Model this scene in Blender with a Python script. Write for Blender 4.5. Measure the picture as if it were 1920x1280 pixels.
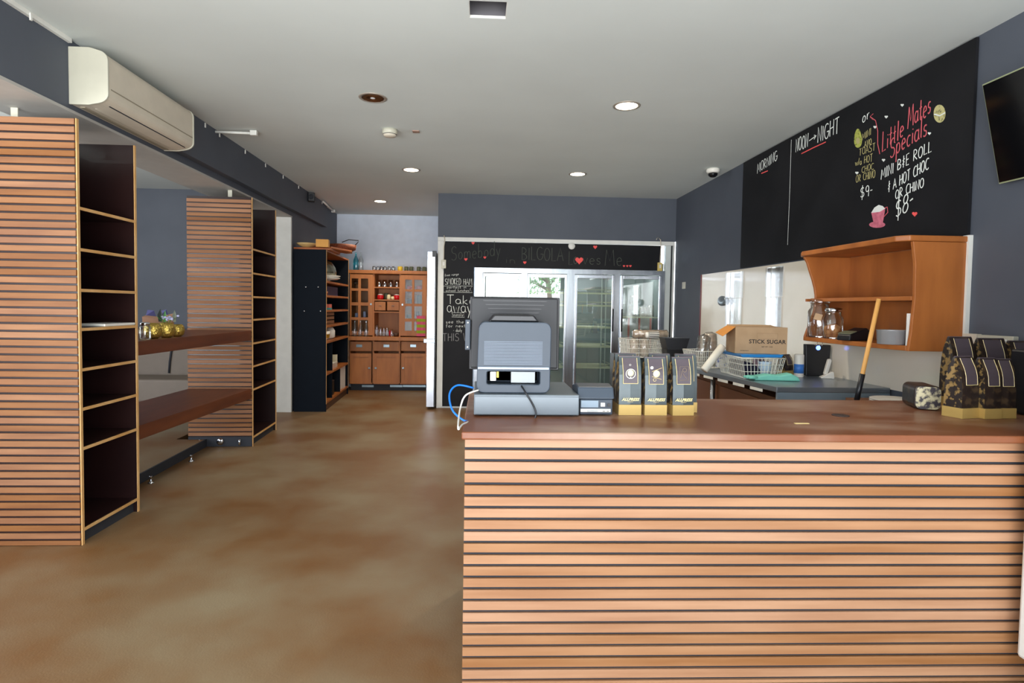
import bpy, bmesh, math, random
from mathutils import Vector, Matrix
random.seed(7)
PI = math.pi
scene = bpy.context.scene
for o in list(bpy.data.objects): bpy.data.objects.remove(o)

# ---------------------------------------------------------------- camera
FPX, YAW, PITCH, ROLL, CX, CY = 1080.0, 0.04821, 0.04057, 0.01501, 948.19, 618.48
CAMZ = 1.45
cyw, syw, cpt, spt = math.cos(YAW), math.sin(YAW), math.cos(PITCH), math.sin(PITCH)
_r = Vector((cyw, -syw, 0)); _f = Vector((syw*cpt, cyw*cpt, -spt)); _d = _f.cross(_r)
_R = math.cos(ROLL)*_r - math.sin(ROLL)*_d
_D = math.sin(ROLL)*_r + math.cos(ROLL)*_d
cam_data = bpy.data.cameras.new('camera'); cam = bpy.data.objects.new('camera', cam_data)
scene.collection.objects.link(cam)
m = Matrix.Identity(4)
for i in range(3):
    m[i][0] = _R[i]; m[i][1] = -_D[i]; m[i][2] = -_f[i]
m[2][3] = CAMZ
cam.matrix_world = m
cam_data.sensor_width = 36; cam_data.sensor_fit = 'HORIZONTAL'
cam_data.lens = 36*FPX/1920
cam_data.shift_x = (960-CX)/1920; cam_data.shift_y = (CY-640)/1920
cam_data.clip_start = 0.05; cam_data.clip_end = 200
scene.camera = cam
def W(px, py, axis, val):
    """point of the plane axis = val that the photograph shows at a pixel"""
    d = ((px-CX)/FPX)*_R + ((py-CY)/FPX)*_D + _f
    o = Vector((0, 0, CAMZ)); i = 'xyz'.index(axis)
    return o + d*((val-o[i])/d[i])

# ---------------------------------------------------------------- view, world, big lights
vs = scene.view_settings
vs.view_transform = 'Standard'; vs.look = 'None'; vs.exposure = 0.12; vs.gamma = 1; vs.use_curve_mapping = False
wd = bpy.data.worlds.new('world'); scene.world = wd; wd.use_nodes = True
nt = wd.node_tree; nt.nodes.clear()
out = nt.nodes.new('ShaderNodeOutputWorld'); bg = nt.nodes.new('ShaderNodeBackground')
tc = nt.nodes.new('ShaderNodeTexCoord'); sx = nt.nodes.new('ShaderNodeSeparateXYZ'); rp = nt.nodes.new('ShaderNodeValToRGB')
nt.links.new(tc.outputs['Generated'], sx.inputs[0])
mp = nt.nodes.new('ShaderNodeMapRange'); mp.inputs[1].default_value = -1; mp.inputs[2].default_value = 1
nt.links.new(sx.outputs['Z'], mp.inputs[0]); nt.links.new(mp.outputs[0], rp.inputs[0])
e = rp.color_ramp.elements
e[0].position = 0.0; e[0].color = (0.94, 0.98, 1.0, 1)
e[1].position = 1.0; e[1].color = (0.36, 0.48, 0.68, 1)
for p, c_ in ((0.47, (0.95, 0.98, 1.0, 1)), (0.5, (0.66, 0.68, 0.72, 1)), (0.62, (0.62, 0.67, 0.74, 1))):
    k = rp.color_ramp.elements.new(p); k.color = c_
nt.links.new(rp.outputs[0], bg.inputs[0]); bg.inputs[1].default_value = 11.0
nt.links.new(bg.outputs[0], out.inputs[0])
def portal(name, loc, rot, sxx, syy):
    l = bpy.data.lights.new(name, 'AREA'); l.shape = 'RECTANGLE'; l.size = sxx; l.size_y = syy
    l.cycles.is_portal = True
    o = bpy.data.objects.new(name, l); o.location = loc; o.rotation_euler = rot; scene.collection.objects.link(o)
portal('shopfront_daylight', (-1.6, -1.62, 1.3), (PI/2, 0, 0), 8.3, 2.6)
portal('side_window_daylight', (-6.02, 3.5, 1.75), (0, -PI/2, 0), 1.7, 2.2)

# ---------------------------------------------------------------- materials
def c(r, g, b):
    f = lambda v: (v/255/12.92) if v/255 <= .04045 else ((v/255+.055)/1.055)**2.4
    return (f(r), f(g), f(b), 1)
M = {}
def mat(name, col, rough=.5, metal=0, col2=None, scale=8, stretch=(1, 1, 1), bump=0, bscale=60, spec=.5, emit=None, estr=0, island=0, coat=0, detail=4, lo=.35, hi=.65):
    if name in M: return M[name]
    mt = bpy.data.materials.new(name); mt.use_nodes = True; n = mt.node_tree; b = n.nodes['Principled BSDF']
    b.inputs['Base Color'].default_value = col; b.inputs['Roughness'].default_value = rough; b.inputs['Metallic'].default_value = metal
    b.inputs['Specular IOR Level'].default_value = spec; b.inputs['Coat Weight'].default_value = coat
    if emit: b.inputs['Emission Color'].default_value = emit; b.inputs['Emission Strength'].default_value = estr
    t = n.nodes.new('ShaderNodeTexCoord'); mpn = n.nodes.new('ShaderNodeMapping'); mpn.inputs['Scale'].default_value = stretch
    n.links.new(t.outputs['Object'], mpn.inputs[0])
    cur = None
    nz = n.nodes.new('ShaderNodeTexNoise'); nz.inputs['Scale'].default_value = scale; nz.inputs['Detail'].default_value = detail
    n.links.new(mpn.outputs[0], nz.inputs['Vector'])
    r = n.nodes.new('ShaderNodeValToRGB'); n.links.new(nz.outputs['Fac'], r.inputs[0])
    c2 = col2 if col2 else tuple(min(1, v*1.07) for v in col[:3])+(1,)
    r.color_ramp.elements[0].position = lo; r.color_ramp.elements[1].position = hi
    r.color_ramp.elements[0].color = col; r.color_ramp.elements[1].color = c2
    cur = r.outputs[0]
    if island:
        g = n.nodes.new('ShaderNodeNewGeometry'); hs = n.nodes.new('ShaderNodeHueSaturation')
        a = n.nodes.new('ShaderNodeMapRange'); a.inputs[3].default_value = 1-island; a.inputs[4].default_value = 1+island*.55
        n.links.new(g.outputs['Random Per Island'], a.inputs[0]); n.links.new(a.outputs[0], hs.inputs['Value'])
        a2 = n.nodes.new('ShaderNodeMapRange'); a2.inputs[3].default_value = 1.08; a2.inputs[4].default_value = .88
        n.links.new(g.outputs['Random Per Island'], a2.inputs[0]); n.links.new(a2.outputs[0], hs.inputs['Saturation'])
        n.links.new(cur, hs.inputs['Color']); cur = hs.outputs[0]
    n.links.new(cur, b.inputs['Base Color'])
    if bump:
        n2 = n.nodes.new('ShaderNodeTexNoise'); n2.inputs['Scale'].default_value = bscale; n.links.new(t.outputs['Object'], n2.inputs['Vector'])
        bp = n.nodes.new('ShaderNodeBump'); bp.inputs['Strength'].default_value = bump; bp.inputs['Distance'].default_value = .01
        n.links.new(n2.outputs['Fac'], bp.inputs['Height']); n.links.new(bp.outputs[0], b.inputs['Normal'])
    M[name] = mt; return mt
def glass(name, tint=(1, 1, 1, 1), refl=.08, rough=.02, gl=(1, 1, 1, 1)):
    mt = bpy.data.materials.new(name); mt.use_nodes = True; n = mt.node_tree; n.nodes.clear()
    o = n.nodes.new('ShaderNodeOutputMaterial'); t = n.nodes.new('ShaderNodeBsdfTransparent'); t.inputs[0].default_value = tint
    g = n.nodes.new('ShaderNodeBsdfGlossy'); g.inputs['Roughness'].default_value = rough; g.inputs['Color'].default_value = gl
    lw = n.nodes.new('ShaderNodeLayerWeight'); lw.inputs[0].default_value = .25
    a = n.nodes.new('ShaderNodeMath'); a.operation = 'MULTIPLY_ADD'; a.inputs[1].default_value = .7; a.inputs[2].default_value = refl; a.use_clamp = True
    n.links.new(lw.outputs['Fresnel'], a.inputs[0])
    mx = n.nodes.new('ShaderNodeMixShader'); n.links.new(a.outputs[0], mx.inputs[0]); n.links.new(t.outputs[0], mx.inputs[1]); n.links.new(g.outputs[0], mx.inputs[2])
    n.links.new(mx.outputs[0], o.inputs[0]); M[name] = mt; return mt

floor_m = mat('polished_concrete', c(118, 80, 42), .48, col2=c(138, 120, 92), scale=1.3, bump=.08, bscale=110, detail=12, lo=.38, hi=.66)
wallblue = mat('slate_blue_paint', c(76, 81, 91), .62, col2=c(81, 86, 96), scale=2)
ceil_m = mat('ceiling_paint', c(208, 214, 211), .9, scale=1)
white_m = mat('white_paint', c(222, 221, 214), .5)
rearwall_m = mat('pale_grey_blue_paint', c(222, 232, 246), .8)
slat_m = mat('cedar_slats', c(152, 104, 66), .5, col2=c(172, 126, 88), scale=3, stretch=(.4, 6, 6), island=.2, detail=6)
slat2_m = mat('oiled_cedar_slats', c(128, 78, 38), .55, col2=c(150, 98, 52), scale=3, stretch=(.6, 6, 6), island=.22, detail=6)
gap_m = mat('dark_backing', c(42, 44, 50), .8)
ply_m = mat('dark_laminate', c(42, 22, 20), .32, col2=c(34, 18, 18), scale=2, coat=.2)
edge_m = mat('light_ply_edge', c(204, 154, 92), .5, col2=c(220, 176, 118), scale=6)
top_m = mat('jarrah_worktop', c(122, 70, 42), .38, col2=c(160, 126, 104), scale=1.3, stretch=(1, 2.6, 1), detail=8, lo=.43, hi=.60)
bar_m = mat('jarrah_bar', c(88, 42, 22), .4, col2=c(106, 54, 28), scale=4, stretch=(4, .5, 4))
black_m = mat('blackboard_paint', c(20, 20, 23), .6, col2=c(28, 28, 31), scale=2.5, spec=.22)
chalk_m = mat('white_chalk', c(228, 232, 226), .9); dim_m = mat('faded_chalk', c(78, 84, 74), .9)
pinkchalk = mat('pink_chalk', c(204, 92, 100), .9); yel_chalk = mat('yellow_chalk', c(176, 166, 112), .9); redchalk = mat('red_chalk', c(240, 92, 90), .9)
steel = mat('stainless_steel', c(170, 176, 184), .24, 1, col2=c(190, 196, 202), scale=3, stretch=(8, 8, .6))
steel_d = mat('brushed_steel', c(150, 160, 168), .3, .75)
alu = mat('bright_aluminium', c(214, 220, 228), .22, 1)
coolpanel = mat('coolroom_panel', c(206, 212, 208), .45)
coolin = mat('coolroom_interior', c(146, 156, 156), .55)
plastic_w = mat('cream_plastic', c(190, 187, 170), .4); plastic_w2 = mat('cream_plastic_panel', c(206, 196, 178), .42)
plastic_dark = mat('black_plastic', c(20, 20, 24), .35); navy_m = mat('dark_navy_laminate', c(16, 22, 30), .6, spec=.08)
gloss_white = mat('gloss_splashback', c(222, 214, 196), .12, col2=c(228, 220, 204), scale=2, spec=.6)
orange_wood = mat('honey_pine', c(174, 104, 48), .42, col2=c(150, 86, 38), scale=2.2, stretch=(3, 3, .7), detail=6)
oak_m = mat('oak_cabinet', c(186, 116, 58), .5, col2=c(166, 100, 50), scale=3, stretch=(3, 3, .6))
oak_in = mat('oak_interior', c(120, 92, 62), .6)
posgrey = mat('pos_grey_plastic', c(58, 67, 78), .4, spec=.35); posdark = mat('pos_dark_plastic', c(42, 42, 44), .45, spec=.35)
drawer_m = mat('cash_drawer_metal', c(100, 108, 114), .38, .3)
bagfront = mat('bag_foil_grey', c(72, 80, 82), .36, .4, bump=.3, bscale=9); bagpurple = mat('bag_label', c(76, 66, 72), .45)
baggold = mat('bag_gold_base', c(186, 156, 90), .42, .25); gold_line = mat('gold_line', c(236, 214, 150), .4)
cream_m = mat('cream_print', c(246, 240, 190), .5)
camo = mat('bag_pattern', c(34, 27, 24), .45, col2=c(132, 106, 62), scale=46, lo=.5, hi=.58, detail=5)
brownbag = mat('bag_dark_brown', c(44, 34, 30), .36, .2, col2=c(74, 58, 42), scale=26, lo=.52, hi=.6, bump=.35, bscale=12)
card = mat('cardboard', c(178, 146, 110), .85, col2=c(188, 156, 120)); card_o = mat('cardboard_flap', c(206, 138, 62), .8); ink = mat('black_ink', c(50, 44, 42), .8)
wire_m = mat('white_wire', c(228, 226, 214), .4); bluepl = mat('blue_plastic', c(40, 130, 200), .35)
teal = mat('green_rubber', c(120, 200, 180), .6); clearpl = glass('clear_plastic', (.93, .92, .90, 1), .12, .15)
glass_m = glass('fridge_glass', (.9, .95, .93, 1), .12, .0); jarglass = glass('jar_glass', (.93, .95, .94, 1), .1, .02)
cabglass = glass('cabinet_glass', (.92, .95, .94, 1), .0, .12)
tealglass = glass('teal_bottle_glass', (.22, .72, .8, 1), .12, .05)
red_m = mat('red_enamel', c(196, 20, 28), .25); yellow_m = mat('yellow_glaze', c(222, 186, 50), .35)
olive = mat('olive_glaze', c(84, 90, 66), .4); chrome = mat('chrome', c(210, 212, 216), .1, 1); goldm = mat('hammered_gold', c(196, 168, 84), .28, .9, bump=.9, bscale=70)
ceramic = mat('white_ceramic', c(232, 228, 218), .25); tan_m = mat('tan_vinyl', c(122, 110, 98), .6)
paper = mat('brown_paper', c(196, 150, 122), .85); leaf = mat('leaf_green', c(58, 128, 44), .5); leafd = mat('dark_leaf', c(30, 42, 36), .5)
lilac = mat('lilac_petal', c(190, 190, 226), .6); lamp_on = mat('lamp_glow', c(255, 236, 200), .5, emit=(1, .86, .62, 1), estr=9)
blue_led = mat('blue_led', c(60, 90, 255), .5, emit=(.1, .2, 1, 1), estr=6)
brown_dark = mat('dark_brown_board', c(86, 58, 40), .6); brown_mid = mat('brown_board', c(120, 80, 52), .6)
broomwood = mat('broom_wood', c(212, 156, 84), .45); pink_m = mat('pink_cloth', c(214, 90, 120), .9); lime_m = mat('lime_cloth', c(150, 170, 40), .9)
bluecable = mat('blue_cable', c(30, 120, 220), .4); beige_cloth = mat('beige_paper_cups', c(214, 196, 178), .7, col2=c(190, 172, 152), scale=14)
purple_m = mat('purple_plastic', c(120, 60, 100), .4); screen_m = mat('black_screen', c(8, 8, 10), .08)
darkcloth = mat('dark_blue_cloth', c(22, 22, 44), .9); tape = mat('silver_tape', c(150, 168, 176), .3, .7)
wood_board = mat('chopping_board_wood', c(180, 104, 52), .5, col2=c(158, 86, 42), scale=6)
lilacgrey = mat('grey_leather', c(60, 62, 66), .5)

# ---------------------------------------------------------------- mesh helpers
class MB:
    def __init__(s): s.v = []; s.f = []; s.mi = []; s.sm = []
    def add(s, vs_, fs, mi=0, smooth=False, M4=None):
        n = len(s.v)
        s.v += [tuple(M4 @ Vector(v)) if M4 else tuple(v) for v in vs_]
        for f in fs: s.f.append(tuple(i+n for i in f)); s.mi.append(mi); s.sm.append(smooth)
        return s
    def box(s, x0, x1, y0, y1, z0, z1, mi=0, M4=None):
        v = [(x, y, z) for x in (x0, x1) for y in (y0, y1) for z in (z0, z1)]
        return s.add(v, [(0, 1, 3, 2), (4, 6, 7, 5), (0, 4, 5, 1), (2, 3, 7, 6), (0, 2, 6, 4), (1, 5, 7, 3)], mi, False, M4)
    def lathe(s, prof, n=20, mi=0, M4=None, smooth=True, cx=0, cy=0):
        v = []; f = []
        for r, z in prof:
            for i in range(n): a = 2*PI*i/n; v.append((cx+r*math.cos(a), cy+r*math.sin(a), z))
        for j in range(len(prof)-1):
            for i in range(n): k = (i+1) % n; f.append((j*n+i, j*n+k, (j+1)*n+k, (j+1)*n+i))
        
        if prof[0] != prof[-1]: f.append(tuple(range(n-1, -1, -1))); f.append(tuple((len(prof)-1)*n+i for i in range(n)))
        return s.add(v, f, mi, smooth, M4)
    def prism(s, pts, a0, a1, axis='y', mi=0, smooth=False, M4=None):
        """pts: 2D outline (other two axes in xyz order), extruded along axis"""
        def P(p, a):
            return {'x': (a, p[0], p[1]), 'y': (p[0], a, p[1]), 'z': (p[0], p[1], a)}[axis]
        n = len(pts); v = [P(p, a0) for p in pts]+[P(p, a1) for p in pts]
        f = [tuple(range(n)), tuple(range(2*n-1, n-1, -1))]+[(i, (i+1) % n, n+(i+1) % n, n+i) for i in range(n)]
        return s.add(v, f, mi, smooth, M4)
    def tube(s, pts, r, n=6, mi=0, M4=None):
        pts = [Vector(p) for p in pts]; v = []; f = []; up = None
        for i, p in enumerate(pts):
            t = (pts[min(i+1, len(pts)-1)]-pts[max(i-1, 0)]).normalized()
            if up is None: up = Vector((0, 0, 1)) if abs(t.z) < .9 else Vector((1, 0, 0))
            a = t.cross(up).normalized(); b = t.cross(a).normalized(); up = -b if False else up
            rr = r[i] if isinstance(r, (list, tuple)) else r
            for k in range(n): an = 2*PI*k/n; v.append(p+rr*(math.cos(an)*a+math.sin(an)*b))
        for i in range(len(pts)-1):
            for k in range(n): q = (k+1) % n; f.append((i*n+k, i*n+q, (i+1)*n+q, (i+1)*n+k))
        f.append(tuple(range(n))); f.append(tuple(reversed([(len(pts)-1)*n+k for k in range(n)])))
        return s.add([tuple(x) for x in v], f, mi, n > 4, M4)
    def build(s, name, mats, parent=None, bevel=0, loc=None, rot=None, seg=2):
        me = bpy.data.meshes.new(name); me.from_pydata(s.v, [], s.f); me.update()
        for mt in (mats if isinstance(mats, (list, tuple)) else [mats]): me.materials.append(mt)
        for p, a, b in zip(me.polygons, s.mi, s.sm): p.material_index = a; p.use_smooth = b
        bm = bmesh.new(); bm.from_mesh(me); bmesh.ops.recalc_face_normals(bm, faces=bm.faces); bm.to_mesh(me); bm.free()
        o = bpy.data.objects.new(name, me); scene.collection.objects.link(o)
        if parent: o.parent = parent
        if loc is not None: o.location = loc
        if rot is not None: o.rotation_euler = rot
        if bevel:
            bv = o.modifiers.new('bevel', 'BEVEL'); bv.width = bevel; bv.segments = seg; bv.limit_method = 'ANGLE'; bv.angle_limit = .7
        return o
def box(x0, x1, y0, y1, z0, z1): return MB().box(x0, x1, y0, y1, z0, z1)
def thing(name, label, cat, loc=(0, 0, 0), rz=0, group=None):
    o = bpy.data.objects.new(name, None); scene.collection.objects.link(o); o.empty_display_size = .1
    o.location = loc; o.rotation_euler = (0, 0, rz); o['label'] = label; o['category'] = cat
    if group: o['group'] = group
    return o
def tag(o, label, cat, group=None):
    o['label'] = label; o['category'] = cat
    if group: o['group'] = group
    return o
def struct(o): o['kind'] = 'structure'; return o
def kids(o): return [x for x in scene.collection.objects if x.parent == o]
def dup(root, loc=None, rz=None, label=None, group=None):
    r = root.copy(); scene.collection.objects.link(r)
    if loc is not None: r.location = loc
    if rz is not None: r.rotation_euler = (root.rotation_euler[0], root.rotation_euler[1], rz)
    if label: r['label'] = label
    if group: r['group'] = group
    for ch in kids(root):
        k_ = ch.copy(); scene.collection.objects.link(k_); k_.parent = r
        for g in kids(ch):
            d_ = g.copy(); scene.collection.objects.link(d_); d_.parent = k_
    return r
def arc(cx, cy, rx, ry, a0, a1, n=10):
    return [(cx+rx*math.cos(math.radians(a0+(a1-a0)*i/n)), cy+ry*math.sin(math.radians(a0+(a1-a0)*i/n))) for i in range(n+1)]
def rrect(x0, x1, y0, y1, r, n=4):
    return arc(x1-r, y0+r, r, r, -90, 0, n)+arc(x1-r, y1-r, r, r, 0, 90, n)+arc(x0+r, y1-r, r, r, 90, 180, n)+arc(x0+r, y0+r, r, r, 180, 270, n)
def text(name, body, size, mt, parent, loc, rot, shear=0, bold=0, ext=.0004, spacing=1):
    cu = bpy.data.curves.new(name, 'FONT'); cu.body = body; cu.size = size; cu.align_x = 'CENTER'; cu.align_y = 'CENTER'
    cu.shear = shear; cu.offset = bold; cu.extrude = ext; cu.space_character = spacing; cu.resolution_u = 3
    o = bpy.data.objects.new(name, cu); scene.collection.objects.link(o)
    dg = bpy.context.evaluated_depsgraph_get(); me = bpy.data.meshes.new_from_object(o.evaluated_get(dg))
    bpy.data.objects.remove(o); me.materials.clear(); me.materials.append(mt)
    n = bpy.data.objects.new(name, me); scene.collection.objects.link(n); n.parent = parent; n.location = loc; n.rotation_euler = rot
    return n
def cut(o, cutter_mb):
    """carve a shape out of a mesh for good"""
    k_ = cutter_mb.build('cutter', white_m); bo = o.modifiers.new('cut', 'BOOLEAN'); bo.object = k_; bo.operation = 'DIFFERENCE'; bo.solver = 'EXACT'
    k_.matrix_world = Matrix.Identity(4); po = o.parent; o.parent = None; lo = o.location.copy(); o.location = (0, 0, 0)
    bpy.context.view_layer.update(); dg = bpy.context.evaluated_depsgraph_get(); me = bpy.data.meshes.new_from_object(o.evaluated_get(dg))
    o.modifiers.clear(); o.data = me; bpy.data.objects.remove(k_); o.parent = po; o.location = lo
    return o
def emptyat(o, loc): o.location = loc; return o

# hand-drawn stroke letters: list of polylines on a unit-high grid, and a width
G = {
 'A': (.7, [[(0, 0), (.35, 1), (.7, 0)], [(.12, .35), (.58, .38)]]), 'B': (.6, [[(.05, 0), (.05, 1)], [(.05, 1)]+arc(.1, .75, .4, .25, 90, -90)+arc(.1, .25, .48, .25, 90, -90)]),
 'C': (.6, [arc(.4, .5, .38, .5, 50, 310)]), 'D': (.65, [[(.05, 0), (.05, 1)]+arc(.1, .5, .5, .5, 90, -90)+[(.05, 0)]]),
 'E': (.5, [[(.5, 1), (.05, 1), (.05, 0), (.5, 0)], [(.05, .5), (.42, .52)]]), 'G': (.68, [arc(.38, .5, .36, .5, 50, 350)+[(.74, .45), (.42, .45)]]),
 'H': (.62, [[(.05, 0), (.05, 1)], [(.58, 0), (.58, 1)], [(.05, .5), (.58, .52)]]), 'I': (.15, [[(.08, 0), (.08, 1)]]),
 'K': (.55, [[(.05, 0), (.05, 1)], [(.5, 1), (.08, .45), (.55, 0)]]), 'L': (.5, [[(.05, 1), (.05, 0), (.5, .02)]]),
 'M': (.8, [[(.02, 0), (.12, 1), (.4, .3), (.68, 1), (.78, 0)]]), 'N': (.62, [[(.04, 0), (.06, 1), (.56, 0), (.6, 1)]]),
 'O': (.68, [arc(.34, .5, .32, .5, 90, 450, 16)]), 'P': (.55, [[(.05, 0), (.05, 1)]+arc(.1, .74, .4, .26, 90, -90)]),
 'R': (.6, [[(.05, 0), (.05, 1)]+arc(.1, .74, .4, .26, 90, -90)+[(.58, 0)]]), 'S': (.58, [arc(.3, .74, .25, .25, 30, 270, 8)+arc(.28, .25, .27, .25, 90, -150, 8)]),
 'T': (.62, [[(0, 1), (.62, 1.02)], [(.31, 1), (.31, 0)]]), 'V': (.62, [[(0, 1), (.31, 0), (.62, 1)]]), 'W': (.9, [[(0, 1), (.22, 0), (.45, .8), (.68, 0), (.9, 1)]]),
 'a': (.5, [arc(.24, .26, .22, .26, 40, 330)+[(.46, .5), (.46, .12), (.54, 0)]]), 'b': (.48, [[(.04, 1), (.04, .02)]+arc(.22, .25, .2, .25, 180, -170)]),
 'c': (.42, [arc(.26, .26, .22, .26, 50, 310)]), 'd': (.5, [arc(.24, .25, .22, .25, 20, 340)+[(.46, 1), (.47, 0)]]), 'e': (.46, [[(.06, .26), (.42, .3)]+arc(.24, .26, .2, .26, 15, 310)]),
 'f': (.36, [[(.36, .92), (.26, 1), (.16, .9), (.14, -.1)], [(0, .5), (.32, .52)]]), 'g': (.48, [arc(.24, .26, .2, .26, 20, 340)+[(.44, .5), (.42, -.25), (.2, -.35), (.05, -.2)]]),
 'h': (.46, [[(.04, 0), (.05, 1)], [(.05, .3)]+arc(.23, .3, .18, .2, 150, 0)+[(.42, 0)]]), 'i': (.14, [[(.07, 0), (.07, .5)], [(.07, .66), (.09, .7)]]),
 'k': (.44, [[(.05, 0), (.05, 1)], [(.4, .5), (.08, .25), (.44, 0)]]), 'l': (.16, [[(.07, 1), (.07, .05), (.14, 0)]]),
 'm': (.68, [[(.03, 0), (.04, .5), (.06, .34)]+arc(.2, .34, .14, .16, 160, 0)+[(.34, 0), (.35, .34)]+arc(.49, .34, .14, .16, 160, 0)+[(.64, 0)]]),
 'n': (.44, [[(.04, 0), (.04, .5), (.06, .32)]+arc(.22, .32, .17, .18, 160, 0)+[(.4, 0)]]), 'o': (.46, [arc(.23, .26, .2, .25, 90, 450, 12)]),
 'p': (.48, [[(.04, .5), (.04, -.4)], [(.05, .3)]+arc(.24, .26, .2, .25, 160, -160)]), 'r': (.34, [[(.05, .5), (.06, 0)], [(.06, .3), (.18, .48), (.34, .48)]]),
 's': (.38, [arc(.2, .38, .15, .13, 30, 260, 6)+arc(.18, .13, .16, .13, 80, -150, 6)]), 't': (.36, [[(.16, .9), (.16, .06), (.3, 0)], [(0, .56), (.34, .58)]]),
 'v': (.4, [[(0, .5), (.2, 0), (.4, .52)]]), 'u': (.44, [[(.04, .5), (.05, .1), (.2, 0), (.38, .12), (.4, .5), (.42, 0)]]), 'w': (.62, [[(0, .5), (.15, 0), (.3, .42), (.45, 0), (.6, .5)]]), 'x': (.4, [[(0, .5), (.4, 0)], [(.4, .5), (0, 0)]]),
 'y': (.44, [[(.02, .5), (.2, .04)], [(.42, .52), (.1, -.4)]]), '&': (.5, [[(.25, 1.05), (.25, -.05)], [(.45, .75), (.1, .62), (.4, .45), (.05, .3), (.4, .2)]]),
 '+': (.4, [[(.2, .7), (.2, .2)], [(0, .45), (.4, .45)]]), '-': (.3, [[(0, .45), (.28, .47)]]), '>': (.9, [[(0, .5), (.85, .55)], [(.6, .75), (.87, .55), (.62, .3)]]),
 '$': (.55, [arc(.28, .7, .22, .2, 30, 270, 8)+arc(.28, .3, .24, .2, 90, -150, 8), [(.28, 1.1), (.28, -.15)]]), '8': (.5, [arc(.25, .74, .2, .24, 90, 450, 12), arc(.25, .26, .24, .26, 90, 450, 12)]),
 '9': (.48, [arc(.24, .7, .2, .26, 0, 360, 12)+[(.42, 0)]]), '/': (.3, [[(0, 0), (.3, 1)]]), '.': (.16, [[(.05, 0), (.07, .05)]]), ' ': (.36, []), '_': (.4, [[(0, 0), (.4, 0)]]),
}
def strokes_of(s):
    x = 0; outl = []
    for ch in s:
        w, st = G[ch]; jy = random.uniform(-.04, .04); sc = random.uniform(.94, 1.05)
        for pl in st: outl.append([(x+p[0], jy+p[1]*sc) for p in pl])
        x += w+.16
    return outl, max(.01, x-.16)
def ribbon(mb, pts, wd_, nrm, mi=0):
    """a chalk line: a shallow raised strip lying on a board"""
    pts = [Vector(p) for p in pts]; v = []; f = []
    for i, p in enumerate(pts):
        t = (pts[min(i+1, len(pts)-1)]-pts[max(i-1, 0)])
        if t.length < 1e-6: t = Vector((0, 0, 1))
        a = t.normalized().cross(nrm).normalized()*.68*wd_*random.uniform(.42, .58)
        v += [p+a, p+nrm*.0012, p-a]
    for i in range(len(pts)-1):
        k = i*3; f += [(k, k+1, k+4, k+3), (k+1, k+2, k+5, k+4)]
    mb.add([tuple(x) for x in v], f, mi)
def chalk(board, origin, s, p0, p1, hpx, axis, val, mt, wd_=.009, name='chalk_lettering', label=None):
    """write s on the plane axis = val along the baseline p0-p1"""
    O = W(*p0, axis, val); P1 = W(*p1, axis, val); H = (W(p0[0], p0[1]-hpx, axis, val)-O).z
    st, w = strokes_of(s); U = (P1-O)/w; V = Vector((0, 0, H))
    nrm = Vector((-1, 0, 0)) if axis == 'x' else Vector((0, -1, 0))
    mb = MB()
    for pl in st: ribbon(mb, [O+U*a+V*b+nrm*.0015-Vector(origin) for a, b in pl], wd_, nrm)
    o = mb.build(name, mt, board)
    if label: o['label'] = label
    return o
def chalk_line(board, origin, polys, axis, val, mt, wd_=.008, name='chalk_stroke'):
    nrm = Vector((-1, 0, 0)) if axis == 'x' else Vector((0, -1, 0)); mb = MB()
    for pl in polys: ribbon(mb, [W(x, y, axis, val)+nrm*.0015-Vector(origin) for x, y in pl], wd_, nrm)
    return mb.build(name, mt, board)
def chalk_fill(board, origin, poly, axis, val, mt, name, off=.001):
    nrm = Vector((-1, 0, 0)) if axis == 'x' else Vector((0, -1, 0))
    v = [tuple(W(x, y, axis, val)+nrm*(off+.0012)-Vector(origin)) for x, y in poly]+[tuple(W(x, y, axis, val)+nrm*.0004-Vector(origin)) for x, y in poly]
    n = len(poly)
    return MB().add(v, [tuple(range(n)), tuple(range(2*n-1, n-1, -1))]+[(i, (i+1) % n, n+(i+1) % n, n+i) for i in range(n)]).build(name, mt, board)
def heart(cx, cy, r):
    return [(cx+r*.062*16*math.sin(t)**3, cy-r*.062*(13*math.cos(t)-5*math.cos(2*t)-2*math.cos(3*t)-math.cos(4*t))) for t in [2*PI*i/20 for i in range(20)]]

# ================================================================ SETTING
H = 3.015; XL = -2.475; XR = 2.80; YB = 8.136; YR = 10.22; YF = -1.6; XA = -6.0; YA = 7.8
struct(box(XA-.1, XR+.1, YF, YR+.1, -.12, 0).build('floor', floor_m))
struct(box(XL, XR+.1, YF, YR+.1, H, H+.12).build('ceiling', ceil_m))
vent_x, vent_y = W(915, 17, 'z', H).x, W(915, 17, 'z', H).y
struct(box(XR, XR+.1, YF, YB, 0, H).build('wall_right', wallblue))
struct(box(-2.9, XL, YF, YA, 2.6, H).build('wall_left', wallblue))
MB_ = box(XL-.1, XL, YA, YR, 0, H)
struct(MB_.build('wall_left_rear', wallblue))
struct(box(XL, XL+.075, 4.745, 9.27, 2.66, H).build('trim_1', wallblue))
struct(box(-2.9, XL+.004, YF, YA-.002, 2.583, 2.6).build('trim_2', mat('soffit_paint', c(176, 173, 167), .6)))
struct(box(-2.898, XL-.001, YA-.04, YA-.001, 0, 2.582).build('trim_3', white_m))
struct(box(XA, XL-.1, YA, YA+.1, 0, 2.92).build('wall_alcove_back', wallblue))
struct(box(XA, -2.9, YF, YA+.1, 2.92, H).build('ceiling_alcove', ceil_m))
struct(box(XL-.1, XR, YR, YR+.1, 0, H).build('wall_rear', rearwall_m))
struct(box(-.575, XR, YB, YB+.08, 2.41, H).build('wall_back', wallblue))
struct(box(-.575, -.50, YB+.08, YR, 0, H).build('wall_coolroom_side', rearwall_m))
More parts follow.
